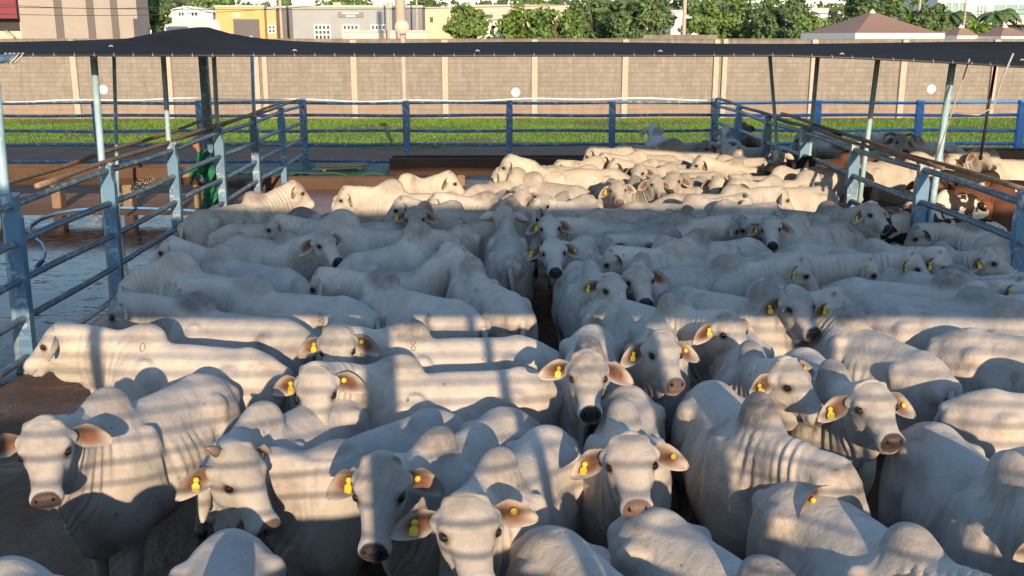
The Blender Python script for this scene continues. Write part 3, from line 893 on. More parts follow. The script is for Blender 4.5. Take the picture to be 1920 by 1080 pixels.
    o = MB().tube([(A[0]+.02, 13, A[2]), ((A[0]+B[0])/2, 13.1, (A[2]+B[2])/2-.04), (B[0], 13.2, B[2])], .009, 6).build('hanging_rope', M_ROPE)
    tag(o, 'thin pale rope slanting down beside the near right net pole', 'rope', 'ropes hanging from the shade net')
    A = at_y(1868, 112, 14.0); B = at_y(1838, 300, 14.0)
    o = MB().tube([tuple(A), tuple((A+B)/2), tuple(B)], .02, 7).build('cable', M_BLACK)
    tag(o, 'black cable dropping from the net into the right pen', 'cable')

# ================================================================= block wall behind the grass
WY = 46.8
def build_wall():
    w = empty('block_wall', (0, WY, 0), 0, 'long unpainted concrete block wall with pilasters behind the grass', 'wall')
    MB().box((0, .1, 1.74), (76, .2, 3.48)).build('masonry', M_BLOCK, w)
    for px in (-200, -30, 143, 319, 490, 665, 835, 1002, 1171, 1347, 1522, 1690, 1860, 2030):
        x = at_y(px, 160, WY)[0]
        m = MB()
        if px in (490, 1347):
            m.box((x-.16, -.06, 1.75), (.24, .16, 3.5), 0, .015); m.box((x+.22, -.07, 1.76), (.22, .18, 3.52), 0, .015)
        else: m.box((x, -.06, 1.75), (.27, .16, 3.5), 0, .015)
        m.build('pilaster', M_CONC, w)
    m = MB()
    x = -37.6
    while x < 37.6:
        m.box((x, .1, 3.515), (.398, .235, .055), 0, .008); x += .4
    m.build('coping', M_BLOCK, w)
    x0, x1 = at_y(1206, 70, WY+.5)[0], at_y(1345, 70, WY+.5)[0]
    o = MB().box(((x0+x1)/2, WY+.55, 1.85), (x1-x0, .2, 3.72)).build('raised_wall', M_BLOCK)
    tag(o, 'short higher piece of block wall just behind the long one', 'wall')
    # round number plates
    def text(body, size, loc, mat, parent, name, rot=(math.pi/2, 0, 0), ext=.004):
        cu = bpy.data.curves.new(name, 'FONT'); cu.body = body; cu.size = size; cu.extrude = ext; cu.align_x = 'CENTER'; cu.align_y = 'CENTER'
        ob = bpy.data.objects.new(name, cu); C.objects.link(ob)
        dg = bpy.context.evaluated_depsgraph_get(); me = bpy.data.meshes.new_from_object(ob.evaluated_get(dg))
        bpy.data.objects.remove(ob); me.name = name; me.materials.clear(); me.materials.append(mat)
        o = bpy.data.objects.new(name, me); C.objects.link(o); o.location = loc; o.rotation_euler = rot; o.parent = parent; return o
    global make_text; make_text = text
    mk = mat_plain('faded_grey_ink', (.33, .31, .28), .8)
    for px, py, tx, lab in ((194, 168, None, 'round white plate on the block wall at the left'), (967, 173, '10', 'round white number plate on the block wall above the pen centre'), (1746, 167, None, 'round white plate on the block wall at the right')):
        p = at_y(px, py, WY)
        e = empty('number_plate', (p[0], WY-.012, p[2]), 0, lab, 'sign', 'round plates on the block wall')
        V = MB(); n = 32
        pts = [(.20*math.cos(2*math.pi*i/n), .20*math.sin(2*math.pi*i/n)) for i in range(n)]
        V.prism(pts, 'y', -.008, .008); V.build('disc', M_WHITE, e)
        if tx: make_text(tx, .21, (0, -.010, 0), mk, e, 'numerals')

# ================================================================= troughs, hose, planks
def trough(name, x0, x1, y, z0, z1, depth, lab, legs=True):
    t = empty(name, ((x0+x1)/2, y, 0), 0, lab, 'trough', 'brown concrete feed troughs')
    L = x1-x0; th = .08
    prof = [(-depth/2, z1), (-depth/2+.0, z0+.16), (-depth/2+.14, z0), (depth/2-.14, z0), (depth/2, z0+.16), (depth/2, z1), (depth/2-th, z1), (depth/2-th, z0+.2), (depth/2-.18, z0+th), (-depth/2+.18, z0+th), (-depth/2+th, z0+.2), (-depth/2+th, z1)]
    MB().prism(prof, 'x', -L/2, L/2).build('basin', M_TROUGH, t)
    if legs:
        n = max(2, int(L/1.4)+1)
        for i in range(n):
            x = -L/2+.25+(L-.5)*i/(n-1)
            MB().box((x, -.1, z0/2), (.20, .3, z0-.004), 0, .02).build('leg', M_TLEG, t)
    return t
def build_props():
    trough('feed_trough', -2.75, 5.2, 25.2, .30, .72, .75, 'long brown feed trough across the back of the pen behind the cattle')
    trough('feed_trough', -16, -6.3, 22.0, .52, .90, .7, 'raised brown feed trough on legs across the wet alley')
    trough('feed_trough', 6.3, 16, 25.0, .42, .9, .8, 'sunlit brown feed trough at the back of the right pen')
    t = empty('low_wall', (-4.9, 24.5, 0), 0, 'low brown concrete kerb wall at the back left of the pen', 'wall')
    MB().box((.9, 0, .17), (3.6, .22, .34), 0, .03).build('kerb', M_TROUGH, t)
    tarp = NT('dark_green_tarpaulin'); n = tarp.noise(tarp.coord(), 3, 4); tarp.bump(n, .5, .03)
    tarp.set(Base_Color=tarp.mix(n, (.012, .07, .035), (.02, .11, .05)), Roughness=.6)
    o = sheet('green_tarpaulin', -7.2, -2.85, 24.75, 26.6, .36, tarp.m, 40, 20, lambda x, y, z: (x, y, .36+.03*math.sin(x*3.1)*math.sin(y*4)+.02*math.sin(x*7+y*3)-.12*max(0, (abs(x+5)-1.9))))
    del o['kind']; tag(o, 'dark green tarpaulin spread behind the low kerb wall', 'tarpaulin'); so = o.modifiers.new('t', 'SOLIDIFY'); so.thickness = .02
    e = empty('plank_pallet', (-4.05, 25.6, .42), math.radians(12), 'pile of loose yellowish planks lying on the green tarpaulin', 'planks')
    yw = mat_plain('yellowish_plank_wood', (.42, .31, .15), .85, 0, .3, 14, .25)
    for i in range(7):
        o = MB().box((-.1+.04*i, -.42+.14*i, .02+.03*(i % 2)), (1.25-.07*(i % 3), .11, .028), .05*(i % 3-1), .004).build('plank', yw, e)
    for x in (-.45, .42): MB().box((x, 0, -.012), (.08, 1.0, .035), 0, .004).build('batten', yw, e)
    pts = [(408, 398), (372, 396), (330, 393), (280, 391), (230, 390), (180, 391), (140, 394), (105, 400), (75, 410), (57, 422), (54, 434), (64, 446), (78, 456), (84, 470), (80, 486), (68, 500)]
    P = [at_z(x, y, .02) for x, y in pts]
    o = MB().tube([(p[0], p[1], .027) for p in P], .026, 8).build('water_hose', M_HOSE)
    tag(o, 'blue water hose snaking over the wet concrete of the alley', 'hose')
    # catwalk with a roof, where the photograph was taken from: railing, boards and roof throw their shade on the herd
    cw = empty('catwalk', (0, 0, 0), 0, 'roofed timber catwalk beside the pen from which the herd is seen', 'catwalk')
    MB().box((0, -.55, 2.05), (26, 1.8, .10)).build('floor', M_WOOD, cw)
    MB().box((0, .30, 1.0), (26, .05, 1.96)).build('board_panel', M_WOOD, cw)
    for z, r in ((2.24, .010), (2.37, .011), (2.50, .011), (2.63, .011), (2.76, .011), (2.89, .011), (3.02, .011), (3.14, .016)):
        MB().tube([(-13, .33, z), (13, .33, z)], r, 8).build('rail', M_BLUE, cw)
    for x, w in ((-6.8, .09), (-4.5, .09), (-2.05, .10), (.22, .22), (.98, .07), (2.0, .16), (3.8, .09), (6.0, .10), (8.4, .1)):  # widest one is no post: added out of view to cast the camera operator's shadow
        MB().box((x, .24 if w < .2 else -.45, 3.34), (w, .08, 2.48)).build('post', M_WOOD, cw)
    V = MB().box((0, -3.15, 4.62), (30, 5.6, .05)); V.build('roof', M_NET, cw)

# ================================================================= town behind the wall
def panel_mat(name, col, vert=True, pitch=.5, rough=.7, var=.05):
    m = NT(name); co = m.coord()
    w = m.n('TexWave', wave_type='BANDS', bands_direction='X' if vert else 'Z', i_Scale=1/pitch*.5); m.l(co, w.inputs[0])
    n = m.noise(co, .6, 4)
    c = m.mix(m.ramp(n, [(.3, 0), (.7, 1)]), tuple(q*(1-var) for q in col), tuple(q*(1+var) for q in col))
    m.bump(w.outputs[1], .25, .03)
    return m.set(Base_Color=c, Roughness=rough)
def building(name, px0, px1, ptop, D, depth, mat, lab, gable=None, cat='building', base_y=None):
    a, b = at_y(px0, 40, D), at_y(px1, 40, D); h = at_y((px0+px1)/2, ptop, D)[2]
    e = empty(name, ((a[0]+b[0])/2, D, 0), 0, lab, cat)
    W = b[0]-a[0]
    if gable:
        hg = at_y((px0+px1)/2, gable, D)[2]
        MB().prism([(-W/2, 0), (W/2, 0), (W/2, h), (0, hg), (-W/2, h)], 'y', 0, depth).build('walls', mat, e)
        m = MB()
        for sx in (-1, 1):
            m.prism([(sx*(W/2+.5), h-.25*(hg-h)/(W/2)*2), (sx*(W/2+.5), h+.14-.25*(hg-h)/(W/2)*2), (0, hg+.16), (0, hg+.02)], 'y', -.35, depth+.35)
        m.build('roof', M_ROOFW, e)
    else:
        MB().box((0, depth/2, h/2), (W, depth, h)).build('walls', mat, e)
        MB().box((0, depth/2, h+.10), (W+.16, depth+.16, .2)).build('parapet', M_PARA, e)
    e['_x0'] = (a[0]+b[0])/2
    return e
def on_front(e, D, px0, px1, py0, py1):
    a = at_y(px0, py1, D); b = at_y(px1, py0, D); return a[0]-e.location.x, b[0]-e.location.x, a[2], b[2]
def pane(e, D, r, name, mat, proud=.05):
    x0, x1, z0, z1 = on_front(e, D, *r)
    return MB().box(((x0+x1)/2, -proud/2+.0, (z0+z1)/2), (x1-x0, proud, z1-z0)).build(name, mat, e)
def window(e, D, r, nx, nz, frame, glass):
    x0, x1, z0, z1 = on_front(e, D, *r)
    m = MB(); t = .12
    for i in range(nx+1):
        x = x0+(x1-x0)*i/nx; m.box((x, -.06, (z0+z1)/2), (t, .12, z1-z0))
    for j in range(nz+1):
        z = z0+(z1-z0)*j/nz; m.box(((x0+x1)/2, -.062, z), (x1-x0+t, .13, t))
    f = m.build('window', frame, e)
    g = MB().box(((x0+x1)/2, -.012, (z0+z1)/2), (x1-x0, .024, z1-z0)).build('pane', glass, f)
    return f
M_ROOFW = mat_plain('pale_sheet_roof', (.62, .62, .60), .5)
M_PARA = mat_plain('concrete_coping', (.45, .41, .36), .9)
def build_town():
    beige = mat_plain('beige_precast_panel', (.30, .272, .24), .9, 0, .1, .8, .06)
    e = building('warehouse', 38, 258, -70, 78, 2.6, beige, 'big plain beige precast warehouse at the left behind the wall')
    for px in (108, 168, 213): pane(e, 78, (px-.6, px+.6, -60, 75), 'panel_joint', mat_plain('joint_shadow_gap', (.12, .11, .10), .9), .03)
    pane(e, 78, (258, 276, 36, 80), 'side_block', beige, 3)
    e = building('shop', -160, 44, 33, 80, 2.2, mat_plain('cream_render', (.55, .47, .36), .9), 'cream building with a dark red fascia at the left edge')
    pane(e, 80, (-60, 38, -40, 35), 'red_fascia', mat_plain('dark_red_cladding', (.17, .018, .035), .5), 1.2)
    pane(e, 80, (-20, 36, 36, 58), 'shop_opening', M_BLACK, .05)
    MB().tube([(on_front(e, 80, 18, 34, 58, 72)[0], -.4, on_front(e, 80, 18, 34, 58, 72)[3]), (on_front(e, 80, 18, 34, 58, 72)[1], -.9, on_front(e, 80, 18, 34, 58, 72)[2])], .12, 8).build('brace', M_PARA, e)
    wht = panel_mat('white_sheet_cladding', (.68, .69, .66), True, .6)
    e = building('gabled_shed', 309, 400, 23, 100, 5, wht, 'white gabled shed with two small upper windows', gable=14)
    for r in ((335, 346, 22, 31), (359, 371, 22, 31)): window(e, 100, r, 2, 1, M_WHITE, M_GLASS)
    pane(e, 100, (318, 393, 37, 80), 'grey_shutter', panel_mat('pale_grey_shutter', (.44, .48, .48), False, .3), .1)
    pane(e, 100, (349, 353, 15, 70), 'downpipe', M_WHITE, .25)
    org = mat_plain('orange_yellow_render', (.58, .36, .15), .9, 0, .1, .8, .06)
    e = building('orange_warehouse', 405, 496, 14, 97, 4, org, 'orange yellow warehouse with a dark roller door')
    pane(e, 97, (440, 486, 36, 80), 'roller_door', panel_mat('dark_roller_door', (.11, .10, .10), False, .3), .08)
    pane(e, 97, (436, 452, 24, 33), 'wall_sign', mat_plain('faded_sign', (.60, .50, .38), .7), .1)
    e = building('orange_annexe', 496, 518, 18, 98, 3, mat_plain('pale_orange_render', (.60, .38, .20), .9), 'pale orange annexe joined to the orange warehouse')
    window(e, 98, (504, 516, 48, 62), 2, 2, M_WHITE, M_GLASS)
    e = building('grey_annexe', 519, 549, 15, 101, 4, mat_plain('dark_grey_cladding', (.12, .125, .14), .7), 'dark grey narrow building between the orange and the grey ones')
    gry = mat_plain('light_grey_render', (.29, .315, .32), .9, 0, .1, .8, .06)
    e = building('grey_showroom', 549, 735, 14, 95, 8, gry, 'long light grey building with three glazed bays and a name board')
    for r in ((591, 619, 47, 74), (644, 672, 47, 74), (697, 723, 47, 74)):
        window(e, 95, r, 4, 3, M_WHITE, M_GLASS)
    pane(e, 95, (634, 681, 22.5, 32.5), 'name_board', mat_plain('grey_name_board', (.17, .165, .16), .6), .12)
    p = on_front(e, 95, 634, 681, 22.5, 32.5)
    m = MB(); rs = random.Random(6)                                 # two short rows of letters too small and soft to read
    for z, n, w in ((.13, 12, 1.55), (-.14, 6, .85)):
        for i in range(n):
            hh = .17 if rs.random() < .6 else .13
            m.box(((p[0]+p[1])/2+w*((i+.5)/n-.5), -.135, (p[2]+p[3])/2+z), (w/n*rs.uniform(.55, .8), .02, hh))
    m.build('lettering', M_WHITE, e)
    for a, b, t in ((613, 628, 2), (715, 727, 3)):
        q = on_front(e, 95, a, b, t, 14); MB().box(((q[0]+q[1])/2, 4, (q[2]+q[3])/2), (q[1]-q[0], 1.2, q[3]-q[2])).build('roof_box', mat_plain('tan_roof_box', (.50, .38, .26), .8), e)
    building('yard_wall', 640, 800, 61, 92, .3, mat_plain('pale_cream_wall', (.60, .56, .46), .9), 'low cream yard wall in front of the grey building', cat='wall')
    building('grey_shed', 760, 792, 14, 104, 20, mat_plain('slate_grey_cladding', (.17, .18, .20), .7), 'dark slate grey shed right of the concrete pole')
    e = building('cream_house', 797, 852, 17, 108, 20, mat_plain('cream_yellow_render', (.64, .51, .33), .9), 'cream yellow flat roofed house left of the small round tree')
    pane(e, 108, (806, 812, 32, 42), 'window', M_GLASS)
    e = building('beige_block', 850, 1068, 12, 128, 25, mat_plain('sandy_render', (.50, .40, .32), .9), 'long sandy building between the small trees')
    for k in range(3): pane(e, 128, (912+k*30, 924+k*30, 27, 34), 'window', M_GLASS)
    e = building('white_house', 896, 962, 44, 100, 12, mat_plain('white_render', (.66, .65, .62), .9), 'small white house with one window behind the wall', gable=36)
    window(e, 100, (917, 928, 55, 66), 1, 1, M_WHITE, M_GLASS)
    building('side_house', 1258, 1312, 22, 120, 15, mat_plain('pale_grey_render', (.55, .55, .53), .9), 'pale grey house half hidden between the big trees')
    building('blue_roof_house', 1500, 1552, 18, 140, 15, mat_plain('pale_blue_roof', (.50, .56, .62), .6), 'pale bluish house in the gap between the big trees')
    # modern white building at the right
    e = building('office_building', 1755, 2100, -60, 125, 30, mat_plain('white_office_render', (.70, .70, .66), .8), 'modern white office building with green glazing at the right')
    gg = mat_plain('greenish_glazing', (.16, .30, .27), .12)
    for r in ((1770, 1810, 4, 28), (1828, 1850, 10, 32), (1860, 1930, 8, 30), (1770, 1812, -40, -8), (1830, 1925, -40, -8)):
        window(e, 125, r, 3, 1, M_WHITE, gg)
    q = on_front(e, 125, 1744, 2100, 36, 46); MB().box(((q[0]+q[1])/2, -.9, (q[2]+q[3])/2), (q[1]-q[0], 1.8, q[3]-q[2])).build('canopy_slab', M_WHITE, e)
    pane(e, 125, (1760, 2095, 47, 80), 'dark_ground_floor', mat_plain('shaded_glazing', (.05, .055, .06), .3), .06)
    # pyramid tents
    def tent(px0, px1, py_t, py_e, D, lab):
        a, b = at_y(px0, py_e, D), at_y(px1, py_e, D); W = (b[0]-a[0])/2; zt = at_y((px0+px1)/2, py_t, D)[2]; ze = a[2]
        t = empty('pyramid_tent', ((a[0]+b[0])/2, D+W, 0), math.radians(14), lab, 'tent', 'brown pyramid tents behind the wall')
        k = W*.80; n = 8; V = []; F = []
        for j in range(n+1):
            v = j/n; r = k*(1-v)+.25*v; z = ze+(zt-ze)*(v**1.15)
            V += [(-r, -r, z), (r, -r, z), (r, r, z), (-r, r, z)]
        for j in range(n):
            for i in range(4): F.append([j*4+i, j*4+(i+1) % 4, j*4+4+(i+1) % 4, j*4+4+i])
        F.append([n*4+i for i in range(4)])
        m = MB(); m.add(V, F); m.build('roof', mat_plain('brown_tent_fabric', (.26, .165, .125), .8, var=.06), t)
        m = MB()
        for i in range(4):
            c0, c1 = V[i], V[(i+1) % 4]
            m.box(((c0[0]+c1[0])/2, (c0[1]+c1[1])/2, ze-.22), (abs(c1[0]-c0[0])+.06, abs(c1[1]-c0[1])+.06, .45))
        m.build('valance', M_WHITE, t)
        MB().tube([(0, 0, zt-.1), (0, 0, zt+.25)], [.32, .04], 8).build('cap', M_WHITE, t)
        for i in range(4): MB().tube([(V[i][0]*.97, V[i][1]*.97, 0), (V[i][0]*.97, V[i][1]*.97, ze)], .07, 8).build('leg', M_WHITE, t)
    tent(1554, 1796, 22, 62, 62, 'large brown pyramid tent showing above the wall')
    tent(1782, 1846, 52, 67, 74, 'small brown pyramid tent right of the large one')
    tent(1858, 1950, 51, 68, 72, 'brown pyramid tent cut by the right edge')
    # poles and lines
    def upole(px, D, r, top, lab, mat=M_CONC, name='utility_pole', group='poles of the power line'):
        x = at_y(px, 40, D)[0]
        e = empty(name, (x, D, 0), 0, lab, 'pole', group)
        MB().tube([(0, 0, 0), (0, 0, top/2), (0, 0, top)], [r, r*.9, r*.75], 10).build('shaft', mat, e)
        return e
    e = upole(751, 60, .33, 14, 'thick tapered concrete pole right of the grey building')
    upole(527, 90, .14, 10, 'thin grey pole before the dark grey building')
    upole(728, 88, .12, 10, 'thin pole at the right end of the grey building')
    upole(782, 96, .10, 9, 'thin pole before the slate grey shed')
    e = upole(1283, 70, .14, 11, 'slim pole left of the big trees')
    e = upole(1722, 100, .12, 12, 'slim pole in front of the white office building')
    e = upole(1808, 92, .10, 12, 'slim steel pole by the palms')
    # lamp on the back fence: pale pole with a round white head
    x = at_y(757, 180, BY)[0]
    e = empty('round_lamp', (x, BY+.16, 0), 0, 'round white lamp on a thin pale pole rising from the back fence', 'lamp')
    zt = at_y(755, 50, BY)[2]
    MB().tube([(0, 0, 0), (0, 0, zt)], .065, 10).build('pole', M_CONC, e)
    prof = [(.0, -.09), (.10, -.085), (.165, -.05), (.18, .0), (.165, .05), (.0, .06)]
    m = MB(); n = 24; V = []; F = []
    for r, yy in prof:
        for i in range(n): V.append((r*math.cos(2*math.pi*i/n), yy-.10, zt+r*math.sin(2*math.pi*i/n)))
    for j in range(len(prof)-1):
        for i in range(n): F.append([j*n+i, j*n+(i+1) % n, (j+1)*n+(i+1) % n, (j+1)*n+i])
    m.add(V, F, True); m.build('head', mat_plain('yellowed_plastic', (.50, .455, .38), .6), e)
    m = MB(); 
    m.tube([(.172*math.cos(q), -.16, zt+.172*math.sin(q)) for q in np.linspace(0, 2*math.pi, 30)], .012, 6); m.build('rim', M_PARA, e)
    # satellite dish behind the net peak
    p = at_y(408, 55, 48.2)
    e = empty('satellite_dish', (p[0], 48.2, 0), math.radians(-35), 'tilted pale satellite dish behind the peak of the net', 'dish')
    V = []; F = []; n = 20
    for r in (0, .12, .24, .36, .45):
        for i in range(n):
            a = 2*math.pi*i/n; V.append((r*math.cos(a)*.62, -.9*r*r+.1, p[2]+r*math.sin(a)))
    for j in range(4):
        for i in range(n): F.append([j*n+i, j*n+(i+1) % n, (j+1)*n+(i+1) % n, (j+1)*n+i])
    o = MB().add(V, F, True).build('bowl', M_WHITE, e); o.modifiers.new('t', 'SOLIDIFY').thickness = .02
    MB().tube([(0, .1, 0), (0, .12, p[2])], .04, 8).build('mast', M_PARA, e)
    wires = [((-80, 12, 60), (1283, 2, 70)), ((-80, 24, 60), (600, 10, 66)), ((1283, 12, 70), (2000, 24, 78)), ((1283, 20, 70), (2000, 14, 78)), ((1283, 44, 70), (2000, 52, 78)), ((-80, 2, 58), (420, 6, 62))]
    for i, (a, b) in enumerate(wires):
        A, B = at_y(*a), at_y(*b)
        pts = [A+(B-A)*t-np.array([0, 0, .35*math.sin(math.pi*t)]) for t in np.linspace(0, 1, 14)]
        o = MB().tube([tuple(q) for q in pts], .018, 5).build('power_line', M_BLACK)
        tag(o, ['topmost thin black wire crossing the far left buildings', 'second wire over the beige warehouse', 'upper wire right of the slim pole', 'wire across the big trees on the right', 'lowest wire over the large tent', 'wire at the top left corner over the warehouse'][i], 'wire', 'power lines')
# ================================================================= trees
def leaf_mat(name, a, b, c3):
    m = NT(name); co = m.coord(); n1 = m.noise(co, .55, 4); n2 = m.noise(co, 3.2, 3)
    c = m.mix(m.ramp(n1, [(.38, 0), (.66, 1)]), a, b)
    c = m.mix(m.ramp(n2, [(.50, 0), (.72, .7)]), c, c3)
    m.set(Base_Color=c, Roughness=.6, Specular_IOR_Level=.3)
    return m.m
M_LEAF = [leaf_mat('leaf_mid_green', (.09, .165, .042), (.13, .20, .052), (.165, .245, .065)), leaf_mat('leaf_deep_green', (.068, .125, .048), (.10, .16, .055), (.13, .185, .062)), leaf_mat('leaf_yellow_green', (.09, .165, .025), (.13, .21, .035), (.17, .24, .05))]
M_BARK = mat_plain('bark', (.13, .095, .07), .95, 0, .5, 8, .3)
def crown_mesh(seed, rx, ry, rz, nclump, nleaf, size):
    r = np.random.default_rng(seed)
    d = r.normal(size=(nclump, 3)); d /= np.linalg.norm(d, axis=1)[:, None]
    rad = r.uniform(.35, 1.0, nclump)**.6
    cc = d*rad[:, None]*np.array([rx, ry, rz]); cc[:, 2] = np.where(cc[:, 2] < -.55*rz, -.3*rz, cc[:, 2])
    cs = r.uniform(.20, .42, nclump)*min(rx, rz)
    i = r.integers(0, nclump, nleaf)
    o = r.normal(size=(nleaf, 3)); o /= np.linalg.norm(o, axis=1)[:, None]
    P = cc[i]+o*(cs[i]*r.uniform(.55, 1.05, nleaf))[:, None]*np.array([1, 1, .75])
    nrm = o+r.normal(0, .5, (nleaf, 3))+np.array([0, 0, .35]); nrm /= np.linalg.norm(nrm, axis=1)[:, None]
    t = np.cross(nrm, r.normal(size=(nleaf, 3))); t /= np.linalg.norm(t, axis=1)[:, None]; b = np.cross(nrm, t)
    s = (size*r.uniform(.6, 1.3, nleaf))[:, None]
    V = np.stack([P-t*s, P-b*s*.55, P+t*s, P+b*s*.55], 1).reshape(-1, 3)
    me = bpy.data.meshes.new('crown'); me.from_pydata(V.tolist(), [], np.arange(4*nleaf).reshape(-1, 4).tolist()); return me
def tree(px, ptop, wpx, D, mat, seed, lab, nleaf=4200, hfac=1.0, grp='trees behind the wall', name='broadleaf_tree'):
    x = at_y(px, 30, D)[0]; zt = at_y(px, ptop, D)[2]; W = wpx/FPX*D/2
    rz = min(zt*.42, W*.95*hfac); 
    e = empty(name, (x, D, 0), 0, lab, 'tree', grp)
    me = crown_mesh(seed, W, W*.8, rz, 46, nleaf, .21*D/90); me.materials.append(mat)
    o = bpy.data.objects.new('crown', me); C.objects.link(o); o.parent = e; o.location = (0, 0, zt-rz*.95)
    m = MB(); rr = random.Random(seed); zc = zt-rz
    m.tube([(0, 0, 0), (.1, 0, zc*.5), (.05, .1, zc), (0, 0, zc+rz*.5)], [.30, .24, .17, .06], 9)
    for k in range(5):
        a = rr.uniform(0, 6.28); l = W*rr.uniform(.5, .8)
        m.tube([(.05, .05, zc*rr.uniform(.55, .95)), (l*.5*math.cos(a), l*.5*math.sin(a), zc+.1*rz), (l*math.cos(a), l*math.sin(a), zc+rz*rr.uniform(.1, .5))], [.13, .09, .03], 7)
    m.build('trunk', M_BARK, e)
    return e
def palm(px, ptop, D, seed, lab, spread=2.4):
    x = at_y(px, 30, D)[0]; zt = at_y(px, ptop, D)[2]
    e = empty('palm_tree', (x, D, 0), 0, lab, 'palm', 'palms before the white office building')
    MB().tube([(0, 0, 0), (.1, 0, zt*.5), (.0, 0, zt-.7)], [.22, .17, .14], 9).build('trunk', M_BARK, e)
    rr = random.Random(seed); V = []; F = []
    for k in range(17):
        a = 2*math.pi*k/17+rr.uniform(-.15, .15); L = spread*rr.uniform(.8, 1.1); up = rr.uniform(.1, 1.1)
        for s in range(12):
            t0 = (s+.4)/12
            def P(t): return np.array([L*t*math.cos(a), L*t*math.sin(a), zt-.7+up*math.sin(t*2.2)-1.9*t*t])
            c, c2 = P(t0), P(t0+.05); w = .62*math.sin(math.pi*min(1, t0+.12))**.7
            sd = np.array([-math.sin(a), math.cos(a), -.55])
            for sg in (-1, 1):
                q = sd*np.array([sg, sg, 1]); i = len(V)
                V += [tuple(c), tuple(c2), tuple(c2+q*w*.9+(c2-c)*1.5), tuple(c+q*w)]; F.append((i, i+1, i+2, i+3))
    o = MB().add(V, F).build('fronds', M_LEAF[1], e, fix=False)
def build_trees():
    T = [(285, -6, 62, 86, 1, 'tree squeezed between the beige warehouse and the white shed'),
         (878, 8, 80, 84, 0, 'small round tree in front of the sandy building'),
         (985, 12, 100, 90, 2, 'low bright tree left of the tall dark trees'),
         (1040, 14, 105, 88, 0, 'bushy green tree beside the tall dark trees'),
         (1112, -14, 110, 96, 1, 'tall dark tree, first of the big pair at the centre right'),
         (1195, -10, 125, 92, 1, 'tall dark tree, second of the big pair at the centre right'),
         (1318, 4, 75, 88, 0, 'light green tree just right of the slim pole'),
         (1395, -16, 150, 96, 0, 'big spreading tree right of the slim pole'),
         (1470, -6, 110, 90, 1, 'dark leafy tree left of the large tent'),
         (1520, 30, 70, 84, 0, 'low tree beside the left corner of the large tent'),
         (1600, -12, 120, 104, 1, 'tree standing behind the large brown tent'),
         (1690, -14, 130, 108, 0, 'broad tree behind the right slope of the large tent'),
         (1745, 10, 60, 96, 1, 'dark tree at the left end of the white office building'),
         (1835, 44, 55, 96, 2, 'light green bush tree before the white office building'),
         (640, -8, 150, 150, 0, 'distant tree over the roof of the grey building'),
         (800, 0, 110, 160, 1, 'distant tree behind the slate grey shed'),
         (440, 0, 200, 165, 0, 'distant wide tree behind the orange warehouse'),
         (540, 2, 120, 160, 1, 'distant tree above the dark grey narrow building'),
         (1010, 4, 90, 170, 0, 'distant tree above the sandy building')]
    for i, (px, pt, w, D, k, lab) in enumerate(T):
        tree(px, pt, w, D, M_LEAF[k], 20+i, lab, 5200 if w > 100 else 3600)
    # the far wooded skyline, one mass
    r = np.random.default_rng(77); V = []; F = []
    n = 26000; x = r.uniform(-330, 330, n); y = r.uniform(330, 400, n)
    top = 15+2.2*np.sin(x*.035)+1.6*np.sin(x*.11+1)+1.0*np.sin(x*.31)+.8*np.sin(x*.73)
    z = top*r.random(n)**.55; s = r.uniform(.6, 1.5, n); a = r.uniform(0, 6.28, n); tl = r.uniform(-.6, .6, n)
    tx, ty = np.cos(a), np.sin(a)
    P = np.stack([x, y, z], 1); t = np.stack([tx, ty, 0*tx], 1); b = np.stack([-ty*tl, tx*tl, 1+0*tl], 1)
    Q = np.stack([P-t*s[:, None], P-b*s[:, None]*.7, P+t*s[:, None], P+b*s[:, None]*.7], 1).reshape(-1, 3)
    me = bpy.data.meshes.new('far_woods'); me.from_pydata(Q.tolist(), [], np.arange(4*n).reshape(-1, 4).tolist()); me.materials.append(leaf_mat('far_leaf', (.06, .10, .045), (.09, .13, .055), (.11, .15, .07)))
    o = bpy.data.objects.new('far_woods', me); C.objects.link(o); tag(o, 'far wooded skyline beyond the town roofs', 'woods', kind='stuff')
    palm(1790, 14, 100, 1, 'palm at the left before the white office building', 2.6)
    palm(1872, 12, 102, 2, 'palm at the right before the white office building', 2.6)
    # banana clump
    x = at_y(962, 50, 82)[0]; zt = at_y(962, 40, 82)[2]
    e = empty('banana_plant', (x, 82, 0), 0, 'clump of banana plants with broad bright leaves at the wall', 'plant'); rr = random.Random(4); V = []; F = []
    for k in range(26):
        bx = rr.uniform(-1.5, 1.5); a = rr.uniform(0, 6.28); L = rr.uniform(1.4, 2.3); z0 = zt-rr.uniform(1.2, 2.4)
        i = len(V)
        for s in range(7):
            t = s/6; c = np.array([bx+L*t*math.cos(a), L*t*math.sin(a)*.8, z0+1.7*t-1.9*t*t+.6]); w = .30*math.sin(math.pi*min(1, t*.9+.08))
            q = np.array([-math.sin(a), math.cos(a), 0])*w; V += [tuple(c-q), tuple(c+np.array([0, 0, -.06])), tuple(c+q)]
        for s in range(6):
            for u in (0, 1): F.append((i+s*3+u, i+s*3+u+1, i+s*3+3+u+1, i+s*3+3+u))
    MB().add(V, F).build('leaves', M_LEAF[2], e, fix=False)
    m = MB()
    for k in range(5): m.tube([(-1.2+.6*k, 0, 0), (-1.2+.6*k, .05, zt-1.4)], [.16, .10], 8)
    m.build('stems', M_LEAF[0], e)

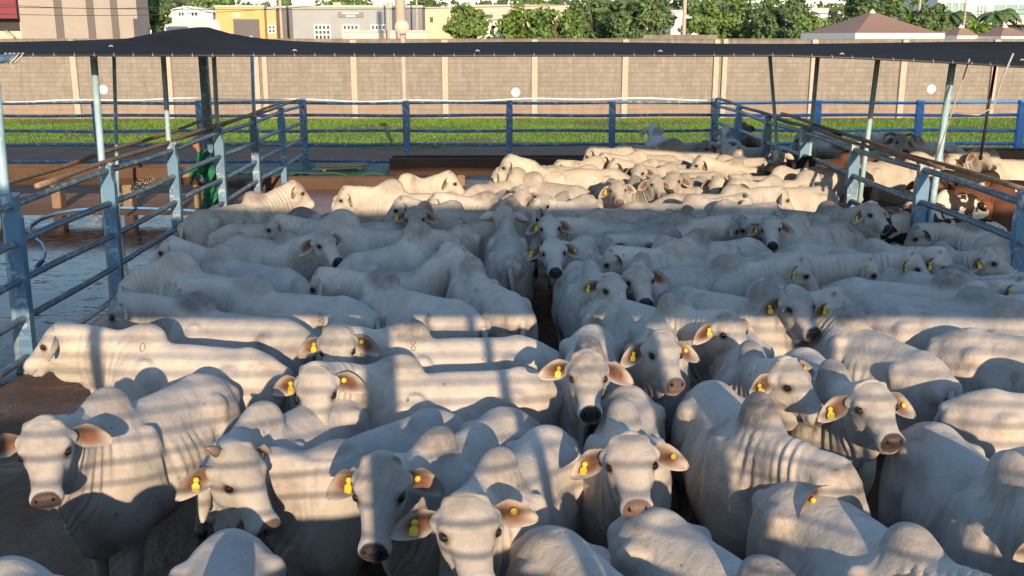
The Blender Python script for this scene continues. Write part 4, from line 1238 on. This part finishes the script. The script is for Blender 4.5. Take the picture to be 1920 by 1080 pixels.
# ================================================================= light
SUN_EL = math.radians(13.0); SUN_DIR = np.array([-.150, 1.0])      # the way the light travels over the ground
def build_light():
    w = bpy.data.worlds.new('World'); bpy.context.scene.world = w; w.use_nodes = True
    t = w.node_tree; t.nodes.clear()
    sky = t.nodes.new('ShaderNodeTexSky'); sky.sky_type = 'NISHITA'; sky.sun_disc = False
    sky.sun_elevation = SUN_EL; sky.sun_rotation = math.radians(180-8.5); sky.air_density = 1.0; sky.dust_density = .3; sky.ozone_density = 1.6; sky.altitude = 500
    bg = t.nodes.new('ShaderNodeBackground'); bg.inputs[1].default_value = SKY_STR
    out = t.nodes.new('ShaderNodeOutputWorld'); t.links.new(sky.outputs[0], bg.inputs[0]); t.links.new(bg.outputs[0], out.inputs[0])
    l = bpy.data.lights.new('sun', 'SUN'); l.energy = SUN_STR; l.angle = math.radians(.53); l.color = (1.0, .745, .50)
    o = bpy.data.objects.new('sun', l); C.objects.link(o)
    d = SUN_DIR/np.linalg.norm(SUN_DIR)
    v = Vector((d[0]*math.cos(SUN_EL), d[1]*math.cos(SUN_EL), -math.sin(SUN_EL)))
    o.rotation_euler = v.to_track_quat('-Z', 'Y').to_euler(); o.location = (5, -60, 20)
    vs = bpy.context.scene.view_settings; vs.view_transform = 'Standard'; vs.look = 'None'; vs.gamma = 1; vs.exposure = EXPO
SKY_STR, SUN_STR, EXPO = .15, 3.7, .97
# ================================================================= the worker hosing the alley: one continuous body
def build_worker():
    base = at_z(397, 424, 0); ox, oy = LX-.44, base[1]
    e = empty('person', (ox, oy, 0), math.radians(200), 'person in green overalls and white boots hosing the alley beside the left fence', 'person')
    # local: faces +x, y left, z up; leaning forward a little
    xs = _axis((-.45, .75, .017)); ys = _axis((-.42, .42, .017)); zs = _axis((-.02, 1.85, .017))
    X, Y, Z = xs[:, None, None], ys[None, :, None], zs[None, None, :]
    def u(D, v, k=.05): return v if D is None else _smin(D, v, k)
    def cap(D, a, b, ra, rb, k=.04): return u(D, _rc(X, Y, Z, a, b, ra, rb), k)
    D = None
    D = u(D, _ell(X, Y, Z, (.10, 0, 1.28), (.135, .20, .22))); D = u(D, _ell(X, Y, Z, (.02, 0, 1.02), (.13, .165, .17)), .08)
    D = cap(D, (.15, 0, 1.42), (.20, 0, 1.54), .062, .056)
    D = u(D, _ell(X, Y, Z, (.225, 0, 1.635), (.098, .078, .118)), .03); D = u(D, _ell(X, Y, Z, (.325, 0, 1.615), (.022, .018, .028)), .02)   # nose
    D = u(D, _ell(X, Y, Z, (.215, .078, 1.63), (.022, .014, .034)), .01); D = u(D, _ell(X, Y, Z, (.215, -.078, 1.63), (.022, .014, .034)), .01)
    for s in (1, -1):
        D = cap(D, (.0, s*.09, .94), (.04+.09*s, s*.11, .50), .098, .062); D = cap(D, (.04+.09*s, s*.11, .50), (-.03+.10*s, s*.12, .09), .060, .046)
        D = u(D, _ell(X, Y, Z, (.03+.10*s, s*.12, .045), (.13, .052, .055)), .04)
        D = cap(D, (.12, s*.20, 1.40), (.20, s*.25, 1.12), .064, .048); D = cap(D, (.20, s*.25, 1.12), (.44, s*.10+.02, 1.03), .046, .034)
        hx, hy, hz = .46, s*.10+.02, 1.03
        D = u(D, _ell(X, Y, Z, (hx+.03, hy, hz), (.05, .026, .042)), .02)
    V, F = surface_nets(D, xs, ys, zs)
    me = mesh_from('person', V, F)
    skin = mat_plain('tanned_skin', (.30, .16, .10), .6); me.materials.append(skin)
    e2 = bpy.data.objects.new('body', me); C.objects.link(e2); e2.parent = e
    N = normals(V, F)
    def wear(name, mask, off, mat, fac=.006):
        keep = mask(V); fm = keep[F].all(1)
        used = np.unique(F[fm]); mp = np.full(len(V), -1); mp[used] = np.arange(len(used))
        W = V[used]+N[used]*(off+fac*np.sin(V[used][:, 2:3]*55+V[used][:, 0:1]*20)*.5)
        m2 = mesh_from(name, W, mp[F[fm]]); m2.materials.append(mat)
        o = bpy.data.objects.new(name, m2); C.objects.link(o); o.parent = e
        so = o.modifiers.new('t', 'SOLIDIFY'); so.thickness = .008; so.offset = -1
    green = mat_plain('green_overall_cloth', (.012, .16, .085), .85, 0, .4, 25, .25)
    wear('overalls', lambda V: (V[:, 2] > .30) & (V[:, 2] < 1.48) & (V[:, 0] < .41) , .014, green, .014)
    wear('boots', lambda V: V[:, 2] < .33, .016, M_WHITE, .002)
    wear('cap', lambda V: (V[:, 2] > 1.665), .012, M_WHITE, .002)
    for s in (1, -1):                                                # five fingers closed on the hose
        for k in range(4):
            hy = s*.10+.02; x0 = .475+.016*k
            m = MB(); m.tube([(x0, hy+.02*s, 1.05-.004*k), (x0+.006, hy+.034*s, 1.02), (x0+.002, hy+.014*s, .992), (x0-.004, hy-.014*s, 1.0)], [.011, .0105, .0095, .008], 6); m.build('finger', skin, e2)
        m = MB(); m.tube([(.455, hy-.012*s, 1.05), (.485, hy-.034*s, 1.045), (.51, hy-.026*s, 1.015)], [.013, .012, .009], 6); m.build('thumb', skin, e2)
    c, s_ = math.cos(math.radians(200)), math.sin(math.radians(200))
    def w(x, y, z): return (ox+c*x-s_*y, oy+s_*x+c*y, z)
    pts = [w(.72, .0, .98), w(.50, .0, 1.01), w(.32, -.02, .98), w(.20, -.30, .86), w(.02, -.46, .95), w(-.22, -.42, .62), w(-.30, -.30, .18), w(-.3, -.2, .03), w(-.1, .3, .027)]
    P = np.array(pts); t = np.linspace(0, len(P)-1, 60); i = np.minimum(t.astype(int), len(P)-2); f = (t-i)[:, None]
    f = f*f*(3-2*f); Q = P[i]*(1-f)+P[i+1]*f
    o = MB().tube([tuple(q) for q in Q], .02, 8).build('hose_end', M_HOSE); tag(o, 'end of the blue hose held by the person in green', 'hose')
    # the jet: many small drops falling in an arc
    r = np.random.default_rng(9); m = MB(); a = np.array(w(.72, 0, .98)); b = np.array(w(2.3, .3, .05))
    for k in range(260):
        q = r.random()**.8; p = a+(b-a)*q; p[2] = .98+(.18*q)-1.1*q*q; p += r.normal(0, .012+.09*q, 3); p[2] = max(p[2], .02)
        v, f2 = ball(p, r.uniform(.003, .008), 5, 4); m.add(v, f2, True)
    wm = NT('water_drops').set(Base_Color=(.85, .88, .9), Roughness=.15, Alpha=.75)
    o = m.build('water_jet', wm); tag(o, 'spray of water drops from the blue hose', 'water', kind='stuff')
# ================================================================= the herd
# anchor (P poll, H hump, R croup, B mid back), photo pixel it should land on, body heading, face heading,
# neck pitch, extras, and what singles the animal out.  headings: 0 right, 90 away, 180 left, 270 towards the camera
W = 'white zebu steer '
HERD = [
 # front row
 ('P', 78, 783, 249, 288, -4, dict(s=1.0, fw=1.10, hp=-12, g=.55), W+'standing alone at the front left corner, head turned to the camera'),
 ('P', 440, 828, 250, 318, -8, dict(s=1.0, fw=1.10, hp=0, horn=1), W+'with short horn stub, face turned right, second in the front row'),
 ('R', 822, 770, 228, 150, -34, dict(s=.95, hump=.3), W+'whose neck is hidden by the horn stub one, long sunlit side'),
 ('P', 728, 850, 243, 268, 2, dict(s=1.0, hp=-14, dark=1), W+'with black muzzle, face half in shade, third head of the front row'),
 ('P', 862, 918, 248, 282, -2, dict(s=1.0, fw=1.14, brand=('0', .38, 1.30, .07, 1)), W+'with wide forehead filling the bottom centre, yellow tag hanging at left'),
 ('P', 1172, 806, 262, 271, 0, dict(s=1.0, fw=1.12, hp=6, pinknose=1), W+'with pink grey muzzle staring into the camera right of bottom centre'),
 ('R', 1045, 1003, 296, 300, -20, dict(s=1.0), W+'seen as a rounded croup at the bottom edge below the staring face'),
 ('R', 1235, 966, 296, 290, -20, dict(s=1.0, g=.9), W+'with dark mottled croup just below the chin of the staring one'),
 ('H', 1428, 748, 276, 322, -30, dict(s=1.02, g=1.3, hump=1.15), 'creamy zebu bull with brown hump, its neck stretched down to the right'),
 ('P', 1503, 672, 262, 303, -2, dict(s=1.0), W+'with yellow tag hanging before its muzzle, beside the brown hump'),
 ('P', 1592, 706, 267, 276, 0, dict(s=1.0, hp=4), W+'facing the camera right of the brown hump with one lit ear'),
 ('R', 1735, 668, 112, 150, -10, dict(s=1.0), W+'turned away with curved back, right of the face with one lit ear'),
 ('R', 1815, 616, 322, 330, -10, dict(s=1.0), W+'with ear shadow on its back near the right edge, upper sunlit row'),
 ('R', 1858, 738, 342, 350, -10, dict(s=1.0), W+'croup cut by the right edge, above the big back'),
 ('R', 1758, 802, 270, 275, -12, dict(s=1.04, g=.5), W+'with the big broad sunlit back at the lower right corner'),
 ('R', 1512, 908, 284, 290, -12, dict(s=1.0, g=.6), W+'back and grey hump rising from the bottom edge at the right'),
 ('R', 1950, 850, 286, 280, -10, dict(s=1.0), W+'flank cut by the right edge just above the lower right corner'),
 ('R', 425, 1010, 282, 280, -15, dict(s=1.0), W+'round croup with a dark ring of shade at the bottom left'),
 ('R', 10, 1062, 300, 280, -15, dict(s=1.0), W+'sliver of back in the bottom left corner'),
 # sunlit rows with rail shadows
 ('H', 272, 612, 171, 182, -22, dict(s=1.0, hp=14, brand=('0', .36, 1.28, .07, 1)), W+'standing sideways at the left, head stretched to the left fence'),
 ('H', 368, 552, 163, 190, -24, dict(s=1.0, g=1.2, brand=('20', -.38, 1.13, .075, 1)), W+'with dark grey hump just behind the sideways one at the left'),
 ('H', 765, 604, 190, 276, -6, dict(s=1.0, brand=('8', .38, 1.27, .072, 1)), W+'with small branded hump, its face above another face left of centre'),
 ('H', 765, 668, 191, 274, -10, dict(s=1.0, dark=1), W+'lower of two stacked faces left of centre, lit ear at right'),
 ('P', 1098, 656, 262, 270, 0, dict(s=1.02, g=1.25, dark=1), W+'with grey hump and grey face looking straight out, right of centre'),
 ('P', 1238, 620, 258, 280, -2, dict(s=1.0, pinknose=1), W+'with sunlit muzzle and two orange ears, right of the grey faced one'),
 ('P', 1364, 580, 300, 296, -10, dict(s=1.0), W+'with tilted head and half lit muzzle behind the two orange ears'),
 ('P', 1572, 541, 318, 318, -6, dict(s=1.0, g=1.0), W+'with sunlit neck folds and dark muzzle turned to the right'),
 ('H', 1900, 564, 325, 335, -16, dict(s=1.0, g=.6), W+'with long dung flecked back lying towards the right edge'),
 ('H', 1836, 544, 330, 335, -20, dict(s=1.0, g=.7), W+'round hump between two others at the right edge of the shade'),
 ('H', 1785, 508, 328, 340, -20, dict(s=1.0, g=1.1), W+'with dark hump and long shaded back at the right'),
 ('P', 1451, 532, 264, 284, -8, dict(s=1.0, dark=1), W+'with dark muzzle facing the camera left of the neck folds'),
 # shaded band
 ('P', 318, 446, 152, 182, -6, dict(s=1.0, dark=1, hp=8), W+'with head in profile beside the left fence, black nose to the left'),
 ('H', 337, 474, 152, 186, -72, dict(s=1.0), W+'with head lowered at the left fence, under the profile head'),
 ('H', 478, 516, 168, 180, -30, dict(s=1.0, brand=('36', -.36, 1.12, .075, 1)), W+'shaded sideways back in the left middle, hump at its left end'),
 ('P', 602, 430, 325, 310, -4, dict(s=1.0, dark=1), W+'with yellow tag and black nose pointing to lower right, left of centre'),
 ('R', 755, 428, 168, 170, -50, dict(s=1.0), W+'shaded flank behind the tagged head, left of centre'),
 ('R', 668, 480, 50, 60, -55, dict(s=1.0), W+'croup with tail towards the camera under the tagged head'),
 ('P', 856, 458, 20, 45, -6, dict(s=.98, hump=.25), W+'with small dark horn buds seen from behind, centre of the shade'),
 ('H', 718, 508, 144, 174, -26, dict(s=1.0, g=1.0, brand=('22', -.36, 1.12, .075, 1)), W+'with dark hump and lowered head to the left, mid shade'),
 ('P', 793, 386, 262, 270, -10, dict(s=1.0, g=1.35, dark=1, pat=1), W+'with brindled grey face and dark forehead, shaded, left of centre'),
 ('R', 955, 464, 92, 95, -10, dict(s=1.0), W+'rump straight to the camera with hanging tail, centre of the shade'),
 ('R', 862, 426, 52, 50, -62, dict(s=1.02), W+'broad shaded flank behind the centre rump'),
 ('B', 955, 393, 178, 180, -20, dict(s=1.0), W+'back just in front of the sunlit far herd, centre'),
 ('H', 887, 486, 117, 105, -12, dict(s=1.0), W+'seen from behind with tall pale hump, left of the centre rump'),
 ('P', 1035, 437, 217, 270, -8, dict(s=1.0, dark=1, hp=3), W+'front one of two faces stacked above each other at the centre'),
 ('P', 1032, 402, 226, 271, -6, dict(s=1.0, dark=1), W+'rear one of two faces stacked above each other at the centre'),
 ('P', 1150, 510, 276, 288, -10, dict(s=1.0, dark=1), W+'with long left ear and yellow tag, black muzzle, shaded right of centre'),
 ('P', 1206, 494, 252, 276, -10, dict(s=1.0, dark=1), W+'with black horn bud behind the long eared one'),
 ('P', 1245, 441, 216, 256, -10, dict(s=1.0, g=1.1, dark=1), W+'with dark mottled face looking down left, shaded right of centre'),
 ('P', 1303, 393, 268, 270, -10, dict(s=.98, g=1.0, pat=1, dark=1), W+'with small speckled face and two brown ears before the far herd'),
 ('P', 1372, 406, 14, 8, -22, dict(s=1.0, g=1.0), W+'with grey lowered head beside the speckled face'),
 ('P', 1434, 402, 208, 262, -10, dict(s=1.0, dark=1), W+'with pale face and one brown ear, shaded at the right centre'),
 ('B', 1330, 452, 192, 200, -25, dict(s=1.0, g=.9), W+'shaded back below the grey lowered head'),
 ('H', 1436, 470, 340, 345, -24, dict(s=1.0, g=.2), W+'with pale round hump in the shaded right middle, back to its left'),
 ('P', 1532, 474, 346, 350, -12, dict(s=1.0, g=.8), W+'with striped neck folds and head turned right, behind the long backs'),
 ('H', 1654, 456, 312, 320, -18, dict(s=1.0), W+'with smooth grey hump before the right fence post'),
 ('P', 1728, 472, 330, 335, -14, dict(s=1.0, hp=6), W+'with long muzzle pointing right along the right fence'),
 ('P', 1852, 465, 286, 310, -2, dict(s=.95), W+'with round white forehead at the near right fence post'),
 ('P', 1900, 510, 296, 310, -8, dict(s=1.0, g=1.2), W+'dark shaded head cut by the right edge under the fence'),
 ('B', 1775, 470, 352, 0, -20, dict(s=1.0), W+'back hidden behind the long muzzle at the right fence'),
 ('P', 1643, 379, 312, 292, 0, dict(s=1.0, g=1.0, dark=1), W+'with dark nose hanging low in front of the right fence post'),
 ('R', 1600, 418, 188, 190, -25, dict(s=1.0), W+'rounded shaded croup under the low hanging nose'),
 ('P', 1402, 363, 338, 352, -10, dict(s=1.0, dark=1, horn=1), W+'half sunlit with curved horn and black nose to the right'),
 ('B', 1205, 399, 178, 185, -20, dict(s=1.0, g=.7), W+'shaded back just left of the small speckled face'),
 ('B', 1195, 432, 196, 200, -25, dict(s=1.0), W+'shaded back left of the mottled face'),
 ('H', 566, 392, 2, 350, -34, dict(s=.98, g=1.4), W+'with dark hump and lowered head before the wet slab'),
 ('P', 516, 400, 204, 190, -10, dict(s=1.0, g=1.2), W+'dark head from behind near the left sunlit one'),
 ('R', 1390, 500, 175, 180, -25, dict(s=1.0), W+'shaded back under the pale round hump'),
 ('B', 1285, 500, 2, 350, -24, dict(s=1.0, g=.3), W+'with long clean back, shaded, right of the black horn bud'),
 # far sunlit herd
 ('P', 553, 338, 50, 22, -4, dict(s=1.02), W+'sunlit at the far left fence, facing right over the slab'),
 ('H', 764, 328, 14, 2, -8, dict(s=1.02, g=.15), W+'sunlit beside the trough, tall hump, facing right'),
 ('P', 740, 366, 187, 188, -8, dict(s=1.0, g=.5), W+'sunlit in profile with black nose to the left, left of centre'),
 ('R', 845, 364, 188, 190, -25, dict(s=1.0), W+'sunlit croup with dark specks behind the black nosed profile'),
 ('R', 913, 354, 42, 60, -20, dict(s=1.0), W+'sunlit croup at the dark end of the trough'),
 ('P', 976, 350, 280, 271, -4, dict(s=1.0, dark=1), W+'sunlit narrow face under the long bull'),
 ('P', 1028, 360, 240, 246, -8, dict(s=1.0), W+'sunlit head looking down left with orange ear, far centre'),
 ('P', 934, 291, 181, 181, -8, dict(s=1.12, hump=.35, g=.2), 'long pale zebu bull standing sideways at the trough, head to the left'),
 ('R', 1110, 345, 142, 160, -15, dict(s=1.0), W+'sunlit rump with dark tail in the middle of the far herd'),
 ('P', 1178, 336, 272, 270, -2, dict(s=1.0, pinknose=1), W+'sunlit face with pink muzzle in the middle of the far herd'),
 ('P', 1216, 327, 292, 286, -2, dict(s=1.0), W+'sunlit face directly right of the pink muzzle'),
 ('P', 1264, 321, 240, 254, -2, dict(s=1.0), W+'sunlit narrow head with orange ear, right of two close faces'),
 ('R', 1262, 366, 352, 0, -25, dict(s=1.0), W+'sunlit back in front of the two close faces'),
 ('P', 1309, 290, 183, 184, -4, dict(s=1.0), W+'sunlit head in profile at the back of the far herd, facing left'),
 ('H', 1200, 286, 186, 190, -18, dict(s=1.0, g=.2), W+'sunlit hump at the back of the far herd'),
 ('P', 1153, 297, 182, 180, -12, dict(s=1.0, g=.2), W+'sunlit head with orange ear right of the long bull'),
 ('B', 1150, 325, 182, 190, -25, dict(s=1.0, g=.2), W+'sunlit back behind the pink muzzle'),
 ('H', 1118, 294, 186, 185, -24, dict(s=1.0, g=.3), W+'sunlit hump against the croup of the long bull'),
 ('P', 1198, 305, 196, 236, -10, dict(s=1.0), W+'sunlit lowered face between two humps, far herd'),
 ('R', 1253, 293, 165, 170, -25, dict(s=1.0, g=.2), W+'sunlit croup left of the far profile head'),
 ('B', 1335, 314, 355, 0, -25, dict(s=1.0, g=.2), W+'sunlit back under the far profile head'),
 ('P', 1345, 328, 214, 228, -14, dict(s=1.0, dark=1), W+'sunlit head with dark nose tucked low, right far herd'),
 ('B', 1396, 332, 8, 10, -25, dict(s=1.0, g=.2), W+'sunlit back in the right of the far herd'),
 ('R', 1410, 303, 96, 100, -20, dict(s=1.0, g=.2), W+'sunlit rump striped by pipe shadows at the right fence'),
 ('R', 1465, 316, 76, 80, -20, dict(s=1.0, g=.2), W+'sunlit rump next to the striped one at the right fence'),
 ('B', 1468, 339, 355, 0, -25, dict(s=1.0, g=.6), W+'greyish sunlit back near the right fence'),
 ('R', 1538, 352, 196, 205, -14, dict(s=1.0, horn=1), W+'sunlit croup with two curved shadows by the right fence'),
 ('B', 1325, 350, 350, 355, -25, dict(s=1.0, g=.1), W+'creamy sunlit back below the tucked dark nose'),
 ('H', 1352, 369, 5, 5, -25, dict(s=1.0, g=.6), W+'brownish hump at the edge of the shade, right far herd'),
 # in the shade of the net at the back
 ('R', 1244, 262, 92, 90, -10, dict(s=1.0, g=.9), W+'grey in shade against the grass, rump to the camera'),
 ('B', 1222, 279, 358, 0, -25, dict(s=1.0, g=.8), W+'low grey back in shade behind the far humps'),
 ('B', 1290, 285, 182, 185, -25, dict(s=1.0, g=.9), W+'grey back in shade behind the far profile head'),
 ('R', 1380, 268, 88, 85, -12, dict(s=1.0, g=1.4), W+'dark grey rump in shade at the far right corner'),
 ('P', 1322, 262, 200, 220, -10, dict(s=1.0, g=1.5), W+'dark head in shade beside the far right corner post'),
 # right pen
 ('B', 1572, 262, 2, 0, -20, dict(s=1.04, pen=2), 'pale zebu in the right pen behind the fence, back to the grass'),
 ('P', 1690, 250, 203, 264, -2, dict(s=1.10, g=1.0, pen=2, horn=3), 'horned grey zebu with long dark horns in the right pen'),
 ('P', 1838, 276, 332, 292, -4, dict(s=1.06, g=1.3, pen=2), 'blue grey zebu with pale face in the right pen'),
 ('B', 1668, 300, 4, 0, -58, dict(s=1.04, g=.1, pen=2), 'creamy zebu with lowered head in the sunlit middle of the right pen'),
 ('B', 1562, 316, 184, 190, -30, dict(s=1.0, pen=2, coat='black'), 'black steer behind the right fence beside a pale post'),
 ('B', 1885, 334, 176, 185, -20, dict(s=1.05, pen=2, coat='black'), 'black steer at the right edge beside the blue grey zebu'),
 ('B', 1800, 366, 3, 0, -30, dict(s=1.0, pen=2, coat='red_pied'), 'red and white spotted steer in the right pen'),
 ('B', 1795, 412, 182, 185, -40, dict(s=.92, pen=2, coat='black_pied'), 'black and white spotted steer behind the right fence rails'),
 ('B', 1880, 436, 178, 180, -30, dict(s=.95, g=1.2, pen=2), 'grey zebu behind the nearest right fence post'),
 ('R', 1408, 256, 84, 85, -15, dict(s=1.0, pen=2, coat='brown'), 'reddish brown steer standing in the shade at the far right corner'),
 ('B', 1612, 284, 182, 180, -30, dict(s=1.0, g=1.6, pen=2), 'dark grey zebu behind the creamy one in the right pen'),
 ('B', 1925, 365, 176, 180, -30, dict(s=1.0, pen=2, coat='brown'), 'dark brown steer cut by the right edge'),
 ('R', 1640, 262, 172, 175, -25, dict(s=1.04, g=.8, pen=2), 'grey white zebu back against the grass left of the horned one'),
 ('R', 1760, 268, 165, 170, -20, dict(s=1.05, g=.4, pen=2), 'pale striped zebu flank right of the horned one'),
 ('B', 1900, 300, 182, 180, -30, dict(s=1.05, g=.8, pen=2), 'grey zebu at the right edge behind the black one'),
 ('P', 1735, 330, 200, 240, -20, dict(s=1.0, pen=2, coat='black'), 'black steer with lowered head in the middle of the right pen'),
 ('B', 1545, 300, 20, 20, -40, dict(s=1.0, pen=2, coat='brown'), 'dark brown steer just behind the far part of the right fence'),
 ('R', 1700, 395, 30, 40, -30, dict(s=.95, pen=2, coat='black_pied'), 'black pied croup behind the right fence under the creamy zebu'),
]
ANCH = {'P': (hp(-.03, 0, .06), True), 'H': ((.36, 0, 1.455), False), 'R': ((-.56, 0, 1.275), False), 'B': ((-.08, 0, 1.29), False)}

def mat_tagged(name, **k): return mat_cow(name)
def coat_mat(kind):
    m = NT(kind+'_hide'); at = m.n('Attribute', attribute_name='rest', attribute_type='GEOMETRY').outputs['Vector']
    pc = m.n('Attribute', attribute_name='paint', attribute_type='GEOMETRY'); sep = m.n('SeparateColor'); m.l(pc.outputs['Color'], sep.inputs[0])
    n = m.noise(m.mapping(at, loc=(3.1, 1.7, .4)), 3.6, 3, .5); f = m.noise(m.mapping(at, (60, 60, 14)), 4, 4, .7); n2 = m.noise(at, 5, 4)
    base = {'black': (.018, .016, .015), 'brown': (.075, .03, .017), 'red_pied': (.14, .048, .022), 'black_pied': (.022, .018, .016)}[kind]
    c = m.mix(m.ramp(n2, [(.3, 0), (.7, .6)]), base, tuple(q*1.7 for q in base))
    if 'pied' in kind: c = m.mix(m.ramp(n, [(.50, 0), (.515, 1)]), c, (.56, .52, .45))
    c = m.mix(m.math('MULTIPLY', sep.outputs[1], .8, True), c, (.25, .10, .06)); c = m.mix(sep.outputs[0], c, (.02, .017, .015))
    m.bump(f, .35, .012); return m.set(Base_Color=c, Roughness=.7, Specular_IOR_Level=.3)

def ear_tag_obj(pose, hold, kind, mat, parent):
    base, d, f, v = hold; base = base+d*np.random.default_rng(int(parent.location.y*1e5) % 9999).uniform(-.05, .05)
    m = MB()
    if kind == 'flag':
        k = np.random.default_rng(int(abs(base[1])*1e5+parent.location.x*1e4) % 9999).uniform(.58, .82)
        prof = [(a*k, b*k) for a, b in [(-.012, .004), (.012, .004), (.014, -.024), (.027, -.040), (.024, -.082), (-.024, -.082), (-.027, -.040), (-.014, -.024)]]
        c = base+f*.012
        dn = np.array([.10, (k-.8)*2.5, -1.0]); w = d-dn*(d@dn); w /= np.linalg.norm(w); nn = np.cross(w, dn); nn /= np.linalg.norm(nn)
        V = [c+w*x-dn*z+nn*s for s in (-.0022, .0022) for x, z in prof]
        n = len(prof); F = [[i, (i+1) % n, n+(i+1) % n, n+i] for i in range(n)]+[list(range(n-1, -1, -1)), list(range(n, 2*n))]
        m.add(pose(V, True), F)
        bv, bf = ball(base+f*.014, .016, 8, 5); m.add(pose(bv, True), bf, True)
        return m.build('ear_tag', mat, parent)
    bv, bf = ball(np.zeros(3), 1.0, 10, 6)
    B = np.stack([d, v, f], 1)
    bv = (base+f*.010)+(bv*np.array([.017, .017, .008]))@B.T
    m.add(pose(bv, True), bf, True); return m.build('ear_button', mat, parent)

def horn_obj(pose, side, kind, mat, parent):
    if kind == 3: P = [hp(-.01, side*.08, .02), hp(-.06, side*.17, .03), hp(-.08, side*.25, -.01), hp(-.04, side*.29, -.06), hp(.04, side*.29, -.09)]; R = [.034, .030, .024, .017, .004]
    else: P = [hp(-.01, side*.075, .02), hp(-.035, side*.115, .045), hp(-.06, side*.145, .06)]; R = [.030, .024, .008]
    V, F = tube(P, R, 8); m = MB(); m.add(pose(V, True), F, True); return m.build('horn', mat, parent)

MASS = {'P': .12, 'H': .6, 'R': 1.0, 'B': 1.4}
def wrap(a): return (a+180) % 360-180
def build_herd():
    M_BRAND = mat_plain('scorched_hair_brand', (.24, .21, .185), .9, var=.3)
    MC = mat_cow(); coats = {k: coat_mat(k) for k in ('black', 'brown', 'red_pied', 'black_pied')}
    mh = mat_plain('horn_keratin', (.16, .12, .09), .5)
    rs = random.Random(11)
    info = []
    for k, px, py, hd, fc, pit, ex, lab in HERD:
        yaw = wrap(fc-hd); ny = max(-85, min(85, yaw*.68)); hy = max(-48, min(48, yaw-ny))
        pz = Pose(ny, pit+rs.uniform(-2, 2), hy, -pit*.45+(24 if k == 'P' and abs(wrap(fc-274)) < 40 else 8)+ex.get('hp', 0)+rs.uniform(-3, 3), rs.uniform(-5, 5), rs.uniform(-.05, .05), ex.get('hump', rs.uniform(.8, 1.12)), rs.uniform(.96, 1.07), rs.uniform(-.15, .15), rs.uniform(.94, 1.07), ex.get('fw', rs.uniform(.95, 1.06)))
        s = ex.get('s', 1)*rs.uniform(.985, 1.015)
        a, head = ANCH[k]; q = pz([a], head)[0]*s
        w = at_z(px, py, q[2]); c, sn = math.cos(math.radians(hd)), math.sin(math.radians(hd))
        info.append([w[0]-(c*q[0]-sn*q[1]), w[1]-(sn*q[0]+c*q[1]), hd, s, pz])
    orig = [tuple(q[:2]) for q in info]
    # ease bodies that stand in each other apart
    for it in range(30):
        for i in range(len(info)):
            for j in range(i):
                A, B = info[i], info[j]
                if abs(A[0]-B[0]) > 2.2 or abs(A[1]-B[1]) > 2.2: continue
                best = None
                for ta in (-.62, -.3, 0, .3):
                    for tb in (-.62, -.3, 0, .3):
                        dx = A[0]+math.cos(math.radians(A[2]))*ta-B[0]-math.cos(math.radians(B[2]))*tb
                        dy = A[1]+math.sin(math.radians(A[2]))*ta-B[1]-math.sin(math.radians(B[2]))*tb
                        d = math.hypot(dx, dy)
                        if best is None or d < best[0]: best = (d, dx, dy)
                d, dx, dy = best; need = .43
                if d < need:
                    p = min(.03, (need-d)*.25); d = max(d, .02)
                    sx, sy = dx/d*p*.35, dy/d*p          # mostly in depth, where the picture hides it
                    wa, wb = MASS[HERD[i][0]], MASS[HERD[j][0]]; wa, wb = 2*wa/(wa+wb), 2*wb/(wa+wb)   # faces stay, backs give way
                    A[0] += sx*wa; A[1] += sy*wa; B[0] -= sx*wb; B[1] -= sy*wb
    for (k, px, py, hd, fc, pit, ex, lab), (x, y, _, s, pz), o0 in zip(HERD, info, orig):
        if DEBUG and math.hypot(x-o0[0], y-o0[1]) > .18: print('MOVED %.2f %.2f' % (x-o0[0], y-o0[1]), k, px, py, lab)
        D = math.hypot(x, y); lod = 'hi' if D < 9 else ('mid' if D < 15 else 'low')
        ears = tuple((rs.uniform(.05, .60), rs.uniform(-.25, .5)) for _ in range(2))
        asm = assemble_cow(pz, lod, ears, rs.uniform(-1, 1))
        me = cow_mesh('zebu_steer', asm)
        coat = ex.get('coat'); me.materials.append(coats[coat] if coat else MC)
        o = bpy.data.objects.new('steer' if coat else 'zebu_steer', me); C.objects.link(o)
        o.location = (x, y, 0); o.rotation_euler = (0, 0, math.radians(hd)); o.scale = (s, s, s)
        o['grey'] = float(ex.get('g', rs.uniform(.3, 1.0))); o['noseblack'] = float(1.0 if ex.get('dark') else (0.0 if ex.get('pinknose') else rs.choice([.2, .7, 1])))
        o['tone'] = rs.random()
        tag(o, lab, 'cattle', 'cattle of the right pen' if ex.get('pen') else 'zebu cattle crowded in the pen')
        holds = asm[4]
        if D < 16 and not coat:
            if rs.random() < .85: ear_tag_obj(pz, holds[-1], 'flag', M_YELLOW, o)
            if rs.random() < .7 and D < 12: ear_tag_obj(pz, holds[1], 'button', M_YELLOW, o)
        b = ex.get('brand')
        if b:
            st = []
            for i, ch in enumerate(b[0]): st += [[(x_+i*.75, z_) for x_, z_ in q] for q in DIGIT[ch]]
            stroke_mark(lod, pz, st, b[1], b[2], b[3], b[4]).build('brand_mark', M_BRAND, o)
        h = ex.get('horn')
        if h:
            for sd in ((1, -1) if h == 3 else (-1,)): horn_obj(pz, sd, h, mh, o)
build_camera(); build_light()
build_ground(); build_fences(); build_shade(); build_wall(); build_props(); build_worker(); build_town(); build_trees()
build_cow_base(); build_herd()
sc = bpy.context.scene
sc.cycles.max_bounces = 6; sc.cycles.diffuse_bounces = 2; sc.cycles.glossy_bounces = 2; sc.cycles.transmission_bounces = 2
sc.cycles.use_denoising = True
